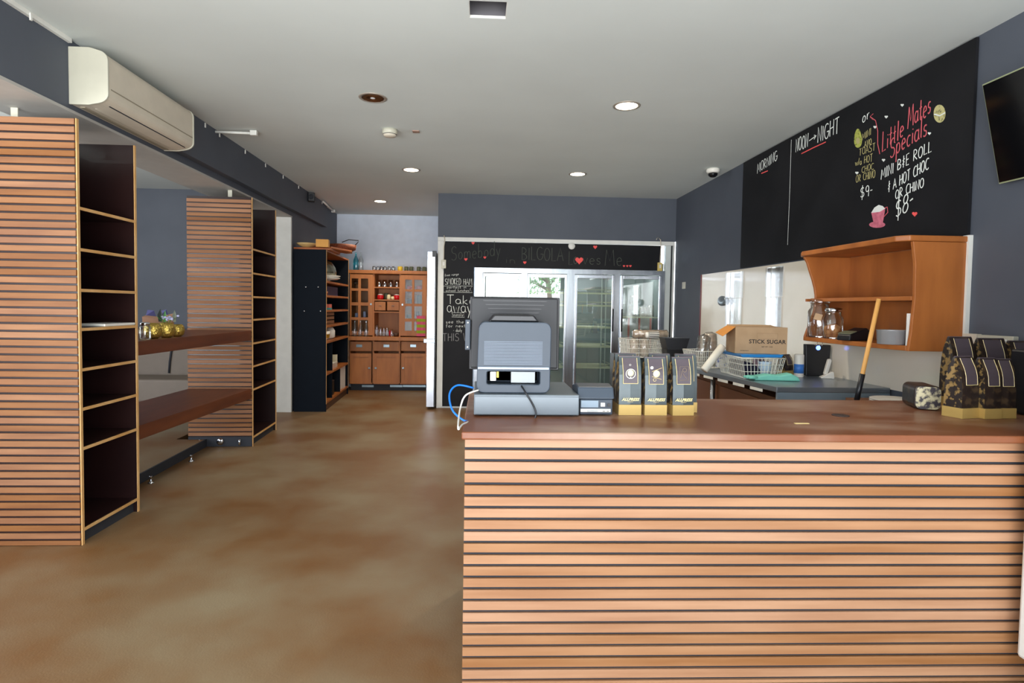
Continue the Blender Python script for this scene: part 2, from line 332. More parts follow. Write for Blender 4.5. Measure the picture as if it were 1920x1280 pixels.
# alcove side wall with a window band, shopfront wall with its opening
mb = MB(); mb.box(XA-.1, XA, YF, YA, 0, .9).box(XA-.1, XA, YF, YA, 2.6, H).box(XA-.1, XA, YF, 2.4, .9, 2.6).box(XA-.1, XA, 4.6, YA, .9, 2.6)
struct(mb.build('wall_alcove_side', wallblue))
mb = MB(); mb.box(XA-.1, XR+.1, YF-.12, YF, 2.6, H).box(2.55, XR+.1, YF-.12, YF, 0, 2.6).box(XA-.1, XA+.2, YF-.12, YF, 0, 2.6)
struct(mb.build('wall_front', wallblue))
mb = MB()
for x in (-4.2, -2.55, .2): mb.box(x-.03, x+.03, YF-.1, YF-.04, 0, 2.6)
struct(mb.build('window_1', white_m))
# raised alcove floor
mb = MB(); mb.prism([(-5.9, 3.0), (-3.0, 3.0), (-3.0, 4.075), (-2.66, 4.075), (-2.72, 5.86), (-3.0, 5.86), (-3.0, 7.7), (-5.9, 7.7)], 0.002, .075, 'z')
struct(mb.build('floor_alcove', floor_m))
mb = MB(); mb.prism([(-2.655, 4.075), (-2.64, 4.075), (-2.70, 5.86), (-2.715, 5.86)], .002, .08, 'z')
struct(mb.build('trim_4', gap_m))

# white bead with clips along the left ceiling edge
t = thing('cable_trunking', 'thin white cable duct running along the left ceiling edge', 'cable duct', (XL+.012, 5, H-.014))
box(-.011, .011, -6, -1.36, -.013, .013).build('duct', white_m, t)
for (px, py) in ((58, 38), (385, 243), (412, 260), (460, 291), (498, 315), (531, 336), (560, 354), (604, 381)):
    q = W(px, py, 'x', XL+.09 if px > 360 else XL+.03)
    box(-.004, .004, -.006, .006, -.035, .004).build('clip', white_m, t, loc=(q.x-t.location.x, q.y-5, -.004))

# ================================================================ COOLROOM FRONT (back wall)
y = YB
for i_, a_ in enumerate(((-.575, XR-.012, -.01, .07, 2.352, 2.408), (-.575, -.492, -.01, .07, .03, 2.35), (-.575, -.058, 0, .07, .005, .028))):
    struct(box(a_[0], a_[1], y+a_[2], y+a_[3], a_[4], a_[5]).build('trim_%d' % (5+i_), white_m))
struct(box(2.66, 2.79, y, y+.07, .03, 2.35).build('wall_coolroom_panel', coolpanel))
tag(box(2.735, 2.75, y-.02, y-.001, .03, 2.35).build('wall_cable', plastic_dark), 'black cable running down the wall right of the fridges', 'cable')
tag(box(2.765, 2.785, y-.02, y-.001, .03, 2.35).build('conduit', white_m), 'thin white conduit down the corner right of the fridges', 'conduit')
bo = (.3, y-.005, 2.0)
bb = thing('chalkboard', 'L-shaped black chalkboard round the fridges reading Somebody in BILGOLA Loves Me', 'chalkboard', bo)
mb = MB(); mb.prism([(-.49-.3, .03-2), (-.065-.3, .03-2), (-.065-.3, 1.995-2), (2.59-.3, 1.995-2), (2.59-.3, 2.348-2), (-.49-.3, 2.348-2)], -.008, .003, 'y')
mb.build('board', black_m, bb)
yb = y-.0135
chalk(bb, bo, 'Somebody', (846, 488), (938, 478), 27, 'y', yb, dim_m, .010)
chalk(bb, bo, 'in', (948, 492), (966, 494), 14, 'y', yb, dim_m, .008)
chalk(bb, bo, 'BILGOLA', (978, 487), (1056, 489), 24, 'y', yb, dim_m, .010)
chalk(bb, bo, 'Lo', (1066, 496), (1082, 494), 26, 'y', yb, dim_m, .010)
chalk(bb, bo, 'ves', (1093, 494), (1126, 496), 22, 'y', yb, dim_m, .010)
chalk(bb, bo, 'Me', (1134, 497), (1166, 497), 30, 'y', yb, dim_m, .010)
for hx, hy, hr in ((887, 455.5, 3), (873.5, 486, 3.2), (909, 482.5, 2.8), (984, 492, 3.2), (1116, 463, 3.8), (1086, 488, 7.5), (1170, 498.5, 2.2), (1176, 498.5, 2.2), (1182, 498.5, 2.4)):
    chalk_fill(bb, bo, heart(hx, hy, hr), 'y', yb, redchalk, 'chalk_heart')
chalk(bb, bo, 'free range', (834, 518), (860, 515.5), 4.5, 'y', yb, chalk_m, .005)
chalk(bb, bo, 'SMOKED HAM', (834.5, 533), (885, 534), 11.5, 'y', yb, chalk_m, .008)
chalk(bb, bo, 'perfect in', (838, 540.5), (874, 540.5), 4.5, 'y', yb, chalk_m, .005)
chalk(bb, bo, 'school lunches', (836, 546.5), (880, 546.5), 4.5, 'y', yb, chalk_m, .005)
chalk_line(bb, bo, [[(831.5, 536), (886, 536), (881, 542), (885.5, 548.5), (831.5, 547.5), (831.5, 536)]], 'y', yb, chalk_m, .006, 'chalk_border')
chalk(bb, bo, 'Take', (838, 569), (889, 570.5), 17, 'y', yb, chalk_m, .012)
chalk(bb, bo, 'away', (838, 585.5), (884, 586.5), 24, 'y', yb, chalk_m, .012)
chalk(bb, bo, 'meals', (850, 592.5), (868, 592.5), 6, 'y', yb, chalk_m, .005)
chalk_line(bb, bo, [[(847, 586), (871, 586), (869, 590), (871, 594.5), (847, 594), (849, 590), (847, 586)]], 'y', yb, chalk_m, .006, 'chalk_border')
chalk(bb, bo, 'see the board', (836, 606), (900, 606), 6, 'y', yb, chalk_m, .006)
chalk(bb, bo, 'for next week', (836, 613.5), (900, 613.5), 6, 'y', yb, chalk_m, .006)
chalk(bb, bo, '- daily', (850, 622), (866, 621.5), 6, 'y', yb, chalk_m, .006)
chalk(bb, bo, 'THIS WEEK', (830, 639), (905, 639), 14, 'y', yb, mat('grey_chalk', c(150, 150, 150), .9), .010)
# round white sensor, cream sensors on cables
q = W(1072, 461, 'y', y-.02)
tag(MB().lathe([(.048, 0), (.048, .006), (.044, .012)], 24, M4=Matrix.Rotation(PI/2, 4, 'X')).build('round_thermometer', white_m, loc=(q.x, y-.0145, q.z)), 'round white disc stuck on the long black chalkboard', 'thermometer')
for i, (px, py, lb) in enumerate(((832, 495, 'cream sensor box hanging from a cord at the chalkboard left end'), (1237, 500, 'yellowed sensor box hanging from a cord at the chalkboard right end'))):
    q = W(px, py, 'y', y-.03); t2 = thing('sensor_box', lb, 'sensor', (q.x, y-.03, q.z))
    box(-.033, .033, -.02, .012, -.06, .06).build('housing', plastic_w if i == 0 else mat('yellowed_plastic', c(214, 190, 110), .5), t2, .004)
    box(-.012, .012, -.024, -.02, -.02, .03).build('label_plate', white_m, t2)
    MB().tube([(0, -.005, .06), (.0, -.005, .25), (.012, -.005, .33), (.0, .003, .40)] if i == 0 else [(0, -.005, .06), (.01, -.005, .28), (0, -.005, .38), (-.04, -.005, .42), (-.06, -.005, .38)], .007, 6).build('cord', plastic_w2, t2)

# glass-door fridge: four doors
ft = thing('display_fridge', 'stainless steel walk-in display fridge with four glass doors', 'fridge', (1.3, y, 0))
fx = 1.3
mb = MB(); mb.box(-.055-fx, 2.655-fx, -.012, .07, 1.925, 1.992)
D = [(.057, .605), (.685, 1.25), (1.362, 1.925), (2.015, 2.60)]
edges = [-.055]+[v for d in D for v in d]+[2.655]
for i in range(0, len(edges), 2): mb.box(edges[i]-fx, edges[i+1]-fx, -.012, .07, .12, 1.925)
mb.box(-.055-fx, 2.655-fx, -.012, .07, .01, .12)
mb.build('fridge_frame', steel, ft)
inter = MB(); # interior shell
inter.box(-.05-fx, 2.655-fx, 1.05, 1.08, .05, 2.1); inter.box(-.06-fx, -.05-fx, .075, 1.05, .05, 2.1); inter.box(2.65-fx, 2.66-fx, .075, 1.05, .05, 2.1)
inter.box(-.05-fx, 2.655-fx, .075, 1.05, 2.05, 2.1); inter.box(-.05-fx, 2.655-fx, .075, 1.05, .03, .05)
inter.box(2.00-fx, 2.01-fx, .12, 1.05, .05, 2.05); inter.box(1.98-fx, 2.0-fx, .095, .12, .05, 2.05)
inter.build('interior', coolin, ft)
for lx in (.6, 1.65, 2.3):
    l = bpy.data.lights.new('fridge_lamp', 'AREA'); l.shape = 'RECTANGLE'; l.size = .5; l.size_y = .2; l.energy = 4.5; l.color = (1, 1, 1)
    lo = bpy.data.objects.new('fridge_lamp', l); lo.location = (lx, y+.5, 2.03); scene.collection.objects.link(lo)
for di, (a, b) in enumerate(D):
    d = MB(); s_ = .035; z0, z1 = .13, 1.915
    d.box(a-fx+.003, a+s_-fx, -.045, -.0125, z0, z1).box(b-s_-fx, b-.003-fx, -.045, -.0125, z0, z1).box(a+s_-fx, b-s_-fx, -.045, -.0125, z1-.05, z1).box(a+s_-fx, b-s_-fx, -.045, -.0125, z0, z0+.08)
    dr = d.build('fridge_door', alu, ft, .004)
    box(a+s_-fx, b-s_-fx, -.032, -.027, z0+.08, z1-.05).build('glass_pane', glass_m, dr)
    hx = b-.018 if di in (0, 2) else a+.018
    box(hx-.012-fx, hx+.012-fx, -.062, -.046, 1.12, 1.44).build('door_handle', plastic_dark, dr, .004)
# shelves inside door 3 and the others
for k, py in enumerate((549, 572, 613, 649, 688)):
    z = W(1110, py, 'y', y+.12).z
    for (a, b) in ((.05, .62), (.68, 1.25), (1.34, 1.95)):
        mb = MB(); mb.box(a-fx, b-fx, .10, .115, z-.018, z+.004)
        for j in range(9): yy = .14+j*.07; mb.tube([(a-fx, yy, z), (b-fx, yy, z)], .003, 4)
        for xx in (a, b): mb.tube([(xx-fx, .11, z+.04), (xx-fx, .75, z+.04)], .004, 4)
        mb.tube([(a-fx, .115, z+.045), (b-fx, .115, z+.045)], .004, 4)
        mb.build('wire_shelf', mat('shelf_cream', c(214, 214, 186), .4), ft)
for xx in (1.80, 1.86): MB().tube([(xx-fx, .2, .06), (xx-fx, .2, 2.04)], .010, 6).build('shelf_post', coolpanel, ft)
z = W(1200, 594, 'y', y+.15).z
mb = MB(); mb.box(2.03-fx, 2.62-fx, .13, .6, z-.015, z); mb.build('wire_shelf', mat('shelf_cream', c(214, 214, 186), .4), ft)
z1_ = W(1200, 628, 'y', y+.15).z
for px in (1179, 1199, 1220):
    q = W(px, 600, 'y', y+.15); box(q.x-.014-fx, q.x+.014-fx, .15, .158, z1_-.5, z-.016).build('red_strip', mat('red_strip', c(170, 44, 48), .6), ft)
for i, (px, py, w_, h_) in enumerate(((1186, 575, .13, .16), (1207, 578, .12, .14), (1224, 574, .10, .17), (1196, 555, .16, .12))):
    q = W(px, py, 'y', y+.22)
    tag(MB().lathe([(w_/2, 0), (w_/2*1.03, h_*.5), (w_/2*.9, h_)], 12).build('plastic_tub', clearpl, loc=(q.x, y+.2+.06*i, z+.001 if i < 3 else z+.19)), 'clear plastic tub on the shelf of the right-hand fridge door', 'tub', 'clear tubs in the fridge')

# round switch on wall beside
q = W(1283, 535, 'x', XR)
tag(box(-.012, 0, -.05, .05, -.045, .045).build('wall_switch', plastic_w, loc=(XR, q.y, q.z)), 'small cream switch on the dark wall right of the fridges', 'switch')

# open insulated door seen edge-on
t = thing('coolroom_door', 'stainless coolroom door standing open, seen edge-on by the chalkboard', 'door', (-.65, YB-.12, 0))
box(-.055, .045, 0, .9, .04, 2.19).build('door_slab', alu, t)
box(.046, .062, .0, .9, .04, 2.19).build('door_seal', plastic_dark, t)
box(-.10, .06, -.03, -.001, .93, .99).build('handle', steel_d, t, .006)
box(.01, .07, -.03, -.001, 2.12, 2.20).build('hinge', plastic_dark, t, .004)

# ================================================================ RIGHT WALL
so = (XR-.006, 5, 1.5)
t = thing('splashback', 'glossy cream splashback sheet along the right wall behind the steel bench', 'splashback', so)
box(-.005, .005, 3.2-5, 7.1-5, .93-1.5, 1.885-1.5).build('sheet', gloss_white, t)
box(-.012, .005, 7.1-5, 7.125-5, .93-1.5, 1.885-1.5).build('edge_strip', mat('maroon_edge', c(110, 36, 44), .5), t)
box(-.02, .005, 3.155-5, 3.198-5, 1.3-1.5, 1.895-1.5).build('edge_trim', white_m, t)
for (px, w_) in ((1377, .40), (1452, .3)):
    q = W(px, 560, 'x', XR-.01)
    for zz0, zz1, ww in ((1.58, 1.86, w_), (1.2, 1.575, w_*.9)):
        mb = MB(); mb.prism([(-.012, q.y-5-ww/2), (-.03, q.y-5-ww/2+.02), (-.03, q.y-5+ww/2-.02), (-.012, q.y-5+ww/2), (-.006, q.y-5+ww/2), (-.006, q.y-5-ww/2)], zz0-1.5, zz1-1.5, 'z')
        mb.build('clear_cover', glass('clear_acrylic', (.97, .97, .95, 1), .16, .08) if 'clear_acrylic' not in M else M['clear_acrylic'], t)
q = W(1357, 564, 'x', XR-.01)
tag(MB().lathe([(.0, 0), (.11, .0), (.115, .02), (.09, .03), (.0, .035)], 20, M4=Matrix.Scale(.5, 4, (0, 0, 1)) @ Matrix.Rotation(-PI/2, 4, 'Y')).build('wall_cup', steel_d, loc=(XR-.014, q.y, q.z)), 'dark half-round hook on the cream splashback', 'hook')

co = (XR-.012, 4.6, 2.45)
cb = thing('chalkboard', 'big black menu chalkboard high on the right wall listing Little Mates Specials', 'chalkboard', co)
box(-.008, .008, 3.175-4.6, 6.03-4.6, 1.897-2.45, 3.005-2.45).build('board', black_m, cb)
cv = XR-.0215
chalk(cb, co, 'MORNING', (1420, 325), (1457, 300), 17, 'x', cv, chalk_m, .012)
chalk_line(cb, co, [[(1428, 325), (1440, 320)]], 'x', cv, redchalk, .014)
chalk(cb, co, 'NOON', (1492, 286), (1515, 274), 24, 'x', cv, chalk_m, .013)
chalk(cb, co, '>', (1517, 272), (1531, 263), 16, 'x', cv, chalk_m, .012)
chalk(cb, co, 'NIGHT', (1533, 268), (1573, 248), 27, 'x', cv, chalk_m, .013)
chalk_line(cb, co, [[(1503, 288), (1525, 277), (1549, 266)]], 'x', cv, redchalk, .013)
chalk_line(cb, co, [[(1484, 262), (1481, 360), (1477, 459)]], 'x', cv, chalk_m, .008)
chalk(cb, co, 'or', (1617, 231), (1630, 222), 22, 'x', cv, chalk_m, .010)
for s_, a, b, h_ in (('MINI', (1617, 263), (1633, 253), 13), ('AVO', (1621, 277), (1634, 270), 11), ('TOAST', (1611, 292), (1641, 282), 13), ('w/a HOT', (1604, 311), (1636, 302), 13), ('CHOC', (1616, 324), (1638, 317), 11), ('OR CHINO', (1605, 342), (1641, 332), 13)):
    chalk(cb, co, s_, a, b, h_, 'x', cv, yel_chalk, .007)
chalk(cb, co, '$9-', (1613, 373), (1636, 366), 21, 'x', cv, chalk_m, .010)
chalk_line(cb, co, [[(1637, 224), (1632, 218), (1638, 213)], [(1632, 219), (1642, 226), (1646, 245), (1646, 270), (1650, 289)]], 'x', cv, pinkchalk, .010)
chalk(cb, co, 'Little', (1654, 285), (1694, 256), 36, 'x', cv, pinkchalk, .013)
chalk(cb, co, 'Mates', (1702, 242), (1745, 212), 40, 'x', cv, pinkchalk, .013)
chalk(cb, co, 'Specials', (1669, 297), (1738, 252), 36, 'x', cv, pinkchalk, .013)
chalk(cb, co, 'MINI B&E ROLL', (1652, 337), (1747, 283), 19, 'x', cv, chalk_m, .010)
chalk(cb, co, '& A HOT CHOC', (1665, 361), (1741, 316), 19, 'x', cv, chalk_m, .010)
chalk(cb, co, 'OR CHINO', (1679, 374), (1732, 350), 17, 'x', cv, chalk_m, .010)
chalk(cb, co, '$8-', (1679, 411), (1712, 388), 34, 'x', cv, chalk_m, .013)
chalk_fill(cb, co, heart(1715.5, 401, 5), 'x', cv, redchalk, 'chalk_heart')
chalk_fill(cb, co, [(1609+7*math.cos(a)*(1-.25*math.sin(a)), 259-18*math.sin(a)) for a in [2*PI*i/20 for i in range(20)]], 'x', cv, mat('green_chalk', c(176, 180, 84), .9, col2=c(60, 66, 30), scale=60, lo=.5, hi=.7), 'chalk_avocado')
chalk_fill(cb, co, [(1609+3.5*math.cos(a), 264-6*math.sin(a)) for a in [2*PI*i/14 for i in range(14)]], 'x', cv-.001, yel_chalk, 'chalk_avocado_stone')
chalk_fill(cb, co, [(1762+11*math.cos(a), 213-17*math.sin(a)) for a in [2*PI*i/20 for i in range(20)]], 'x', cv, mat('cream_chalk', c(196, 188, 130), .9, col2=c(70, 66, 40), scale=60, lo=.5, hi=.72), 'chalk_egg_roll')
chalk_line(cb, co, [[(1752, 214), (1762, 217), (1773, 211)]], 'x', cv-.003, chalk_m, .010)
chalk_fill(cb, co, [(1634, 398), (1660, 390), (1656, 415), (1652, 422), (1642, 423), (1638, 415)], 'x', cv, mat('rose_chalk', c(216, 120, 138), .9, col2=c(190, 96, 116), scale=40), 'chalk_cup')
chalk_fill(cb, co, [(1645+15*math.cos(a), 421-6*math.sin(a)) for a in [2*PI*i/18 for i in range(18)]], 'x', cv+.0007, M['rose_chalk'], 'chalk_saucer')
chalk_fill(cb, co, [(1634, 399), (1640, 389), (1648, 384), (1655, 386), (1660, 391), (1650, 397)], 'x', cv-.001, chalk_m, 'chalk_foam')
chalk_line(cb, co, [[(1657, 391), (1664, 388), (1665, 398), (1657, 407)]], 'x', cv, pinkchalk, .010)
for px, py in ((1692, 197), (1662, 219), (1641, 238), (1743, 250), (1657, 300), (1607, 324)):
    chalk_fill(cb, co, heart(px, py, 3), 'x', cv, chalk_m, 'chalk_heart')

# TV, tilted down, at the right edge
tv = thing('television', 'flat black television tilted down from the wall at the right edge', 'television', (2.71, 2.5, 2.40))
mb = MB(); tvp = Matrix.Rotation(math.radians(-13), 4, 'Y')
a = box(-.018, .018, -.46, .46, -.265, .265); a.v = [tuple(tvp @ Vector(v)) for v in a.v]; a.build('casing', mat('tv_bezel', c(150, 156, 120), .3), tv, .003)
a = box(-.022, -.0185, -.452, .452, -.257, .257); a.v = [tuple(tvp @ Vector(v)) for v in a.v]; a.build('screen', screen_m, tv)
box(.02, .085, -.06, .06, -.06, .06).build('wall_bracket', plastic_dark, tv)

# honey pine wall shelf
ws = thing('wall_shelf', 'honey-coloured pine wall shelf with curved ends beside the menu board', 'wall shelf', (XR-.012, 3.17, 1.23))
prof = [(-.34, 0)]+[(-.34+.075*math.sin(PI*i/9)**1.2, .03+.55*i/9) for i in range(10)]+[(-.365, .62), (-.365, .625), (0, .625), (0, 0)]
def side(y0, y1): return MB().prism([p for p in prof], y0, y1, 'y')
nearprof = [(-.33, 0), (-.318, .1), (-.305, .3), (-.31, .5), (-.33, .625), (0, .625), (0, 0)]
MB().prism(nearprof, 0, .022, 'y').build('side_panel', orange_wood, ws, .003)
side(1.03, 1.052).build('side_panel', orange_wood, ws, .003)
MB().prism([(-.35, -.005)]+[(-.40, .05), (-.405, 1.0), (-.36, 1.09), (0, 1.09), (0, -.005)], .626, .66, 'z').build('top_board', orange_wood, ws, .006)
box(-.31, 0, .023, 1.029, .29, .315).build('shelf_board', orange_wood, ws, .003)
MB().prism([(-.33, .023)]+[(-.36, .3), (-.365, .8), (-.35, 1.029), (0, 1.029), (0, .023)], .0, .03, 'z').build('bottom_board', orange_wood, ws, .004)
box(-.012, 0, .023, 1.029, .031, .624).build('back_panel', orange_wood, ws)
box(-.32, -.02, 1.053, 1.075, .292, .312).build('shelf_tenon', orange_wood, ws)
zs = 1.2605
def jar(label, px, py, r, h, lid, name='glass_jar'):
    q = W(px, py, 'z', zs)
    j = thing(name, label, 'jar', (min(q.x, XR-.03-r), q.y, zs))
    MB().lathe([(r*.9, 0), (r, .01), (r, h*.78), (r*.78, h*.88), (r*.78, h)], 24).build('jar_body', jarglass, j)
    MB().lathe([(r*.80, .0005), (r*.84, .008), (r*.84, .026), (r*.5, .032)], 24).build('lid', chrome if lid else jarglass, j, loc=(0, 0, h))
    return j
j = jar('large empty glass storage jar with a small tag on the pine wall shelf', 1543, 627, .078, .245, 0)
j.location = (2.495, 4.10, zs)
box(-.03, .02, -.004, .004, -.025, .02).build('paper_tag', card, j, loc=(-.05, -.075, .15), rot=(0, .25, -.3))
j = jar('glass jar with chrome lid part filled with biscuits on the wall shelf', 1573, 632, .064, .185, 1)
j.location = (2.50, 3.945, zs)
MB().lathe([(.05, .012), (.058, .05), (.055, .08), (.02, .10)], 14).build('biscuits', mat('biscuit', c(206, 150, 96), .8, col2=c(150, 96, 60), scale=40), j)
q = W(1600, 638, 'z', zs); t = thing('card_reader', 'black card payment terminal lying on the bottom of the wall shelf', 'card reader', (q.x, q.y, zs), .3)
MB().prism([(-.095, 0), (.095, 0), (.10, .06), (.06, .085), (-.085, .04)], -.05, .05, 'y').build('casing', plastic_dark, t, .008)
MB().prism([(-.085, .0425), (-.03, .060), (-.03, .064), (-.087, .047)], -.046, .046, 'y').build('screen', mat('olive_screen', c(110, 112, 90), .3), t)
q = W(1683, 646, 'z', zs); t = thing('baking_tin', 'round aluminium baking tin at the right end of the wall shelf', 'tin', (q.x, q.y+.05, zs))
MB().lathe([(.072, 0), (.075, .002), (.080, .082), (.084, .085), (.078, .085), (.07, .006), (0, .006)], 28).build('tin_body', mat('matt_aluminium', c(176, 178, 180), .4, .5), t)
q = W(1662, 637, 'z', zs)
tag(MB().lathe([(.018, 0), (.018, .07), (.02, .075), (.02, .11), (.01, .115)], 16).build('salt_shaker', chrome, loc=(q.x+.02, q.y+.07, zs)), 'small chrome-topped shaker beside the baking tin', 'shaker')
tag(box(-.025, .008, -.004, .004, 0, .185).build('white_card', white_m, loc=(2.49, 3.2, zs)), 'upright white card against the near side panel of the wall shelf', 'card')
for i, px in enumerate((1532, 1542)):
    q = W(px, 648, 'x', 2.5)
    tag(MB().tube([(0, 0, 0), (0, 0, -.02), (-.01, 0, -.035), (-.02, 0, -.025)], .0018, 5).build('cup_hook', chrome, loc=(2.5, q.y, 1.2299)), 'wire hook screwed under the wall shelf', 'hook', 'wire hooks under the wall shelf')

# power board on the wall
q0 = W(1814, 637, 'x', XR); q1 = W(1910, 642, 'x', XR)
t = thing('power_outlet', 'long cream power outlet strip on the wall above the coffee bags', 'outlet', (XR, (q0.y+q1.y)/2, q0.z))
hw = (q0.y-q1.y)/2
box(-.03, 0, -hw, hw*.38, -.035, .035).build('outlet_strip', plastic_w, t, .003)
box(-.034, 0, hw*.4, hw, -.038, .038).build('dial_plate', plastic_w2, t, .003)
for k in range(4): MB().lathe([(.008, 0), (.008, .006)], 10, M4=Matrix.Translation((-.03, -hw*.75+k*hw*.3, .01)) @ Matrix.Rotation(-PI/2, 4, 'Y')).build('switch_button', white_m, t)
MB().lathe([(.02, 0), (.018, .008)], 16, M4=Matrix.Translation((-.034, hw*.7, 0)) @ Matrix.Rotation(-PI/2, 4, 'Y')).build('dial', plastic_w, t)

# ================================================================ LEFT: bookcases, bar, bench
def bookcase(loc, rz, label, w=.62, d=.59, h=2.495):
    """open side faces +x; slatted ends face -y and +y; local origin = near right corner"""
    t = thing('bookcase', label, 'bookcase', loc, rz, None)
    th = .014
    box(-w, -.004, .012, .026, .0, h).build('end_panel', gap_m if False else ply_m, t)
    box(-w, -.004, d-.026, d-.012, .0, h).build('end_panel', ply_m, t)
    box(-w, -w+.014, .027, d-.027, .0, h).build('back_panel', ply_m, t)
    box(-.004, .002, .008, .028, .0, h).build('edge_band', edge_m, t)
    box(-.004, .002, d-.028, d-.008, .0, h).build('edge_band', edge_m, t)
    for z in (.088, .572, .807, 1.04, 1.278, 1.508, 1.745, 1.985):
        s_ = box(-w+.015, -.006, .027, d-.027, z-.009, z+.009).build('shelf_board', ply_m, t)
        box(-.0055, .001, .029, d-.029, z-.009, z+.009).build('shelf_edge', edge_m, s_)
    box(-w+.02, -.03, .027, d-.027, .0, .078).build('plinth', gap_m, t)
    return t
def slats(t, w, y0, y1, z0, z1, mt, pitch=.0456, hh=.0335, name='slat_cladding', x0=0, jag=.0):
    mb = MB(); z = z1
    while z > z0+.006:
        j = random.uniform(-jag, jag)
        mb.box(-w, x0+j, y0, y1, max(z-hh, z0, .003), z); z -= pitch
    return mb.build(name, mt, t, .0015, seg=1)
b1 = bookcase((-2.325, 3.465, 0), 0, 'nearest tall slatted bookcase with dark empty shelves, cut by the left photo edge', d=.595)
slats(b1, .66, 0, .0115, -.0, 2.492, slat2_m, x0=-.006)
slats(b1, .62, .595-.0115, .595, .1, 2.492, slat2_m, x0=-.002)
b2 = bookcase((-2.26, 5.88, 0), math.radians(2.5), 'further slatted bookcase standing beyond the wooden bar', d=.80)
slats(b2, .62, 0, .0115, .105, 2.47, slat2_m, x0=-.006)
slats(b2, .62, .80-.0115, .80, .105, 2.47, slat2_m, x0=-.002)
mb = MB(); mb.box(-.62, -.006, .0, .0115, .003, .1); mb.build('kick_board', gap_m, b2)
for x in (-.5, -.12): MB().lathe([(.012, 0), (.012, .06)], 10, M4=Matrix.Translation((x, -.014, .02))).build('levelling_foot', chrome, b2)
MB().lathe([(.034, 0), (.036, .01), (.02, .018)], 18, M4=Matrix.Translation((-.31, -.001, .055)) @ Matrix.Rotation(PI/2, 4, 'X')).build('round_bolt', chrome, b2)
for k, (px, py, x) in enumerate(((283, 906, -2.62), (359, 865, -2.66))):
    q = W(px, py, 'z', 0); 
    tag(MB().lathe([(.022, 0), (.024, .006), (.008, .012), (.008, .05), (.012, .055), (.012, .06)], 14).build('floor_bolt', chrome, loc=(q.x, q.y, .0005)),
        ('nearer' if k == 0 else 'further')+' of two short steel floor bolts beside the raised alcove step', 'bolt')
t = thing('bar_counter', 'high reddish-brown timber bar between the two slatted bookcases', 'bar', (-2.33, 4.07, 1.075), -.04)
MB().prism([(-.60, .018), (0, -.006), (0, 1.79), (-.60, 1.74)], .0, .1, 'z').build('bar_top', bar_m, t, .004)
t = thing('window_bench', 'low deep timber bench between the two slatted bookcases', 'bench', (-2.33, 4.07, .49), -.04)
MB().prism([(-.60, .018), (0, -.006), (0, 1.79), (-.60, 1.74)], .0, .1, 'z').build('bench_seat', bar_m, t, .004)
# banquette seen under the bar
t = thing('banquette', 'tan upholstered banquette in the alcove seen beneath the bar', 'banquette', (-4.3, 7.3, .076))
box(-1.2, 1.0, .25, .45, .0, 1.02).build('backrest', tan_m, t, .03)
box(-1.2, 1.0, -.25, .245, .16, .44).build('seat', tan_m, t, .03)
box(-1.2, 1.0, -.20, .245, .0, .155).build('base', mat('blue_grey_base', c(70, 76, 112), .6), t)
MB().tube([(.42, .24, 1.0), (.40, .235, .8), (.37, .235, .6), (.36, .235, .46)], .012, 6).build('seam', gap_m, t)
# tray on bookcase shelf
q = W(229, 606, 'x', -2.45)
tag(box(-.10, .10, -.16, .16, 0, .018).build('tray', ceramic, None, .006, loc=(-2.42, 3.86, 1.2875)), 'flat white tray lying on a shelf of the nearest bookcase', 'tray')
# things on the bar
zb = 1.1755
def vase(label, px, yv, r=.062, name='gold_vase'):
    q = W(px, 630, 'y', yv); v = thing(name, label, 'vase', (q.x, yv, zb))
    MB().lathe([(r*.5, 0), (r*.85, r*.35), (r, r*.9), (r*.88, r*1.5), (r*.66, r*1.85), (r*.6, r*1.85), (r*.6, r*1.7), (r*.8, r*1.4), (r*.8, r*.5), (0, r*.3)], 24).build('vase_body', goldm, v)
    return v
v = vase('round hammered gold vase nearest the jar, left of the three', 287, 4.36)
v = vase('round hammered gold vase holding green leaves and lilac flowers, middle of three', 312, 4.50, .062)
for k in range(7):
    a = k*.9; MB().tube([(0, 0, .08), (.03*math.cos(a), .03*math.sin(a), .13), (.06*math.cos(a), .06*math.sin(a), .15+.01*(k % 3))], .002, 4).build('stem', leaf, v)
for k, (dx, dz, mt_, s_) in enumerate(((-.045, .21, leafd, 1), (-.01, .2, leaf, .6), (.06, .2, olive, .8))):
    MB().add([(dx-.012*s_, 0, .12), (dx+.012*s_, .004, .12), (dx+.02*s_, 0, .12+(dz-.12)*.6), (dx, .004, dz+.01), (dx-.02*s_, 0, .12+(dz-.12)*.6), (dx, .012, .16)], [(0, 1, 5), (1, 2, 5), (2, 3, 5), (3, 4, 5), (4, 0, 5), (0, 4, 3, 2, 1)]).build('leaf', mt_, v)
mb = MB()
for k in range(16):
    a = random.uniform(0, 6.28); rr = random.uniform(.01, .06); mb.lathe([(.004, -.008), (.013, 0), (.004, .008)], 6, cx=rr*math.cos(a)+.03, cy=rr*math.sin(a), M4=Matrix.Translation((0, 0, random.uniform(.135, .17))))
mb.build('flower_head', lilac, v)
v = vase('round copper-gold vase at the right end of the three', 333, 4.66, .052)
q = W(272, 632, 'y', 4.24)
j = thing('glass_jar', 'small clear glass jar with lid beside the gold vases', 'jar', (q.x, 4.24, zb))
MB().lathe([(.03, 0), (.036, .01), (.036, .09), (.03, .1)], 20).build('jar_body', jarglass, j); MB().lathe([(.032, 0), (.032, .02), (.02, .025)], 16).build('lid', chrome, j, loc=(0, 0, .1))
q = W(281, 606, 'y', 4.68)
t = thing('paper_bag', 'crumpled brown paper bag standing behind the gold vases', 'bag', (q.x, 4.80, zb), .2)
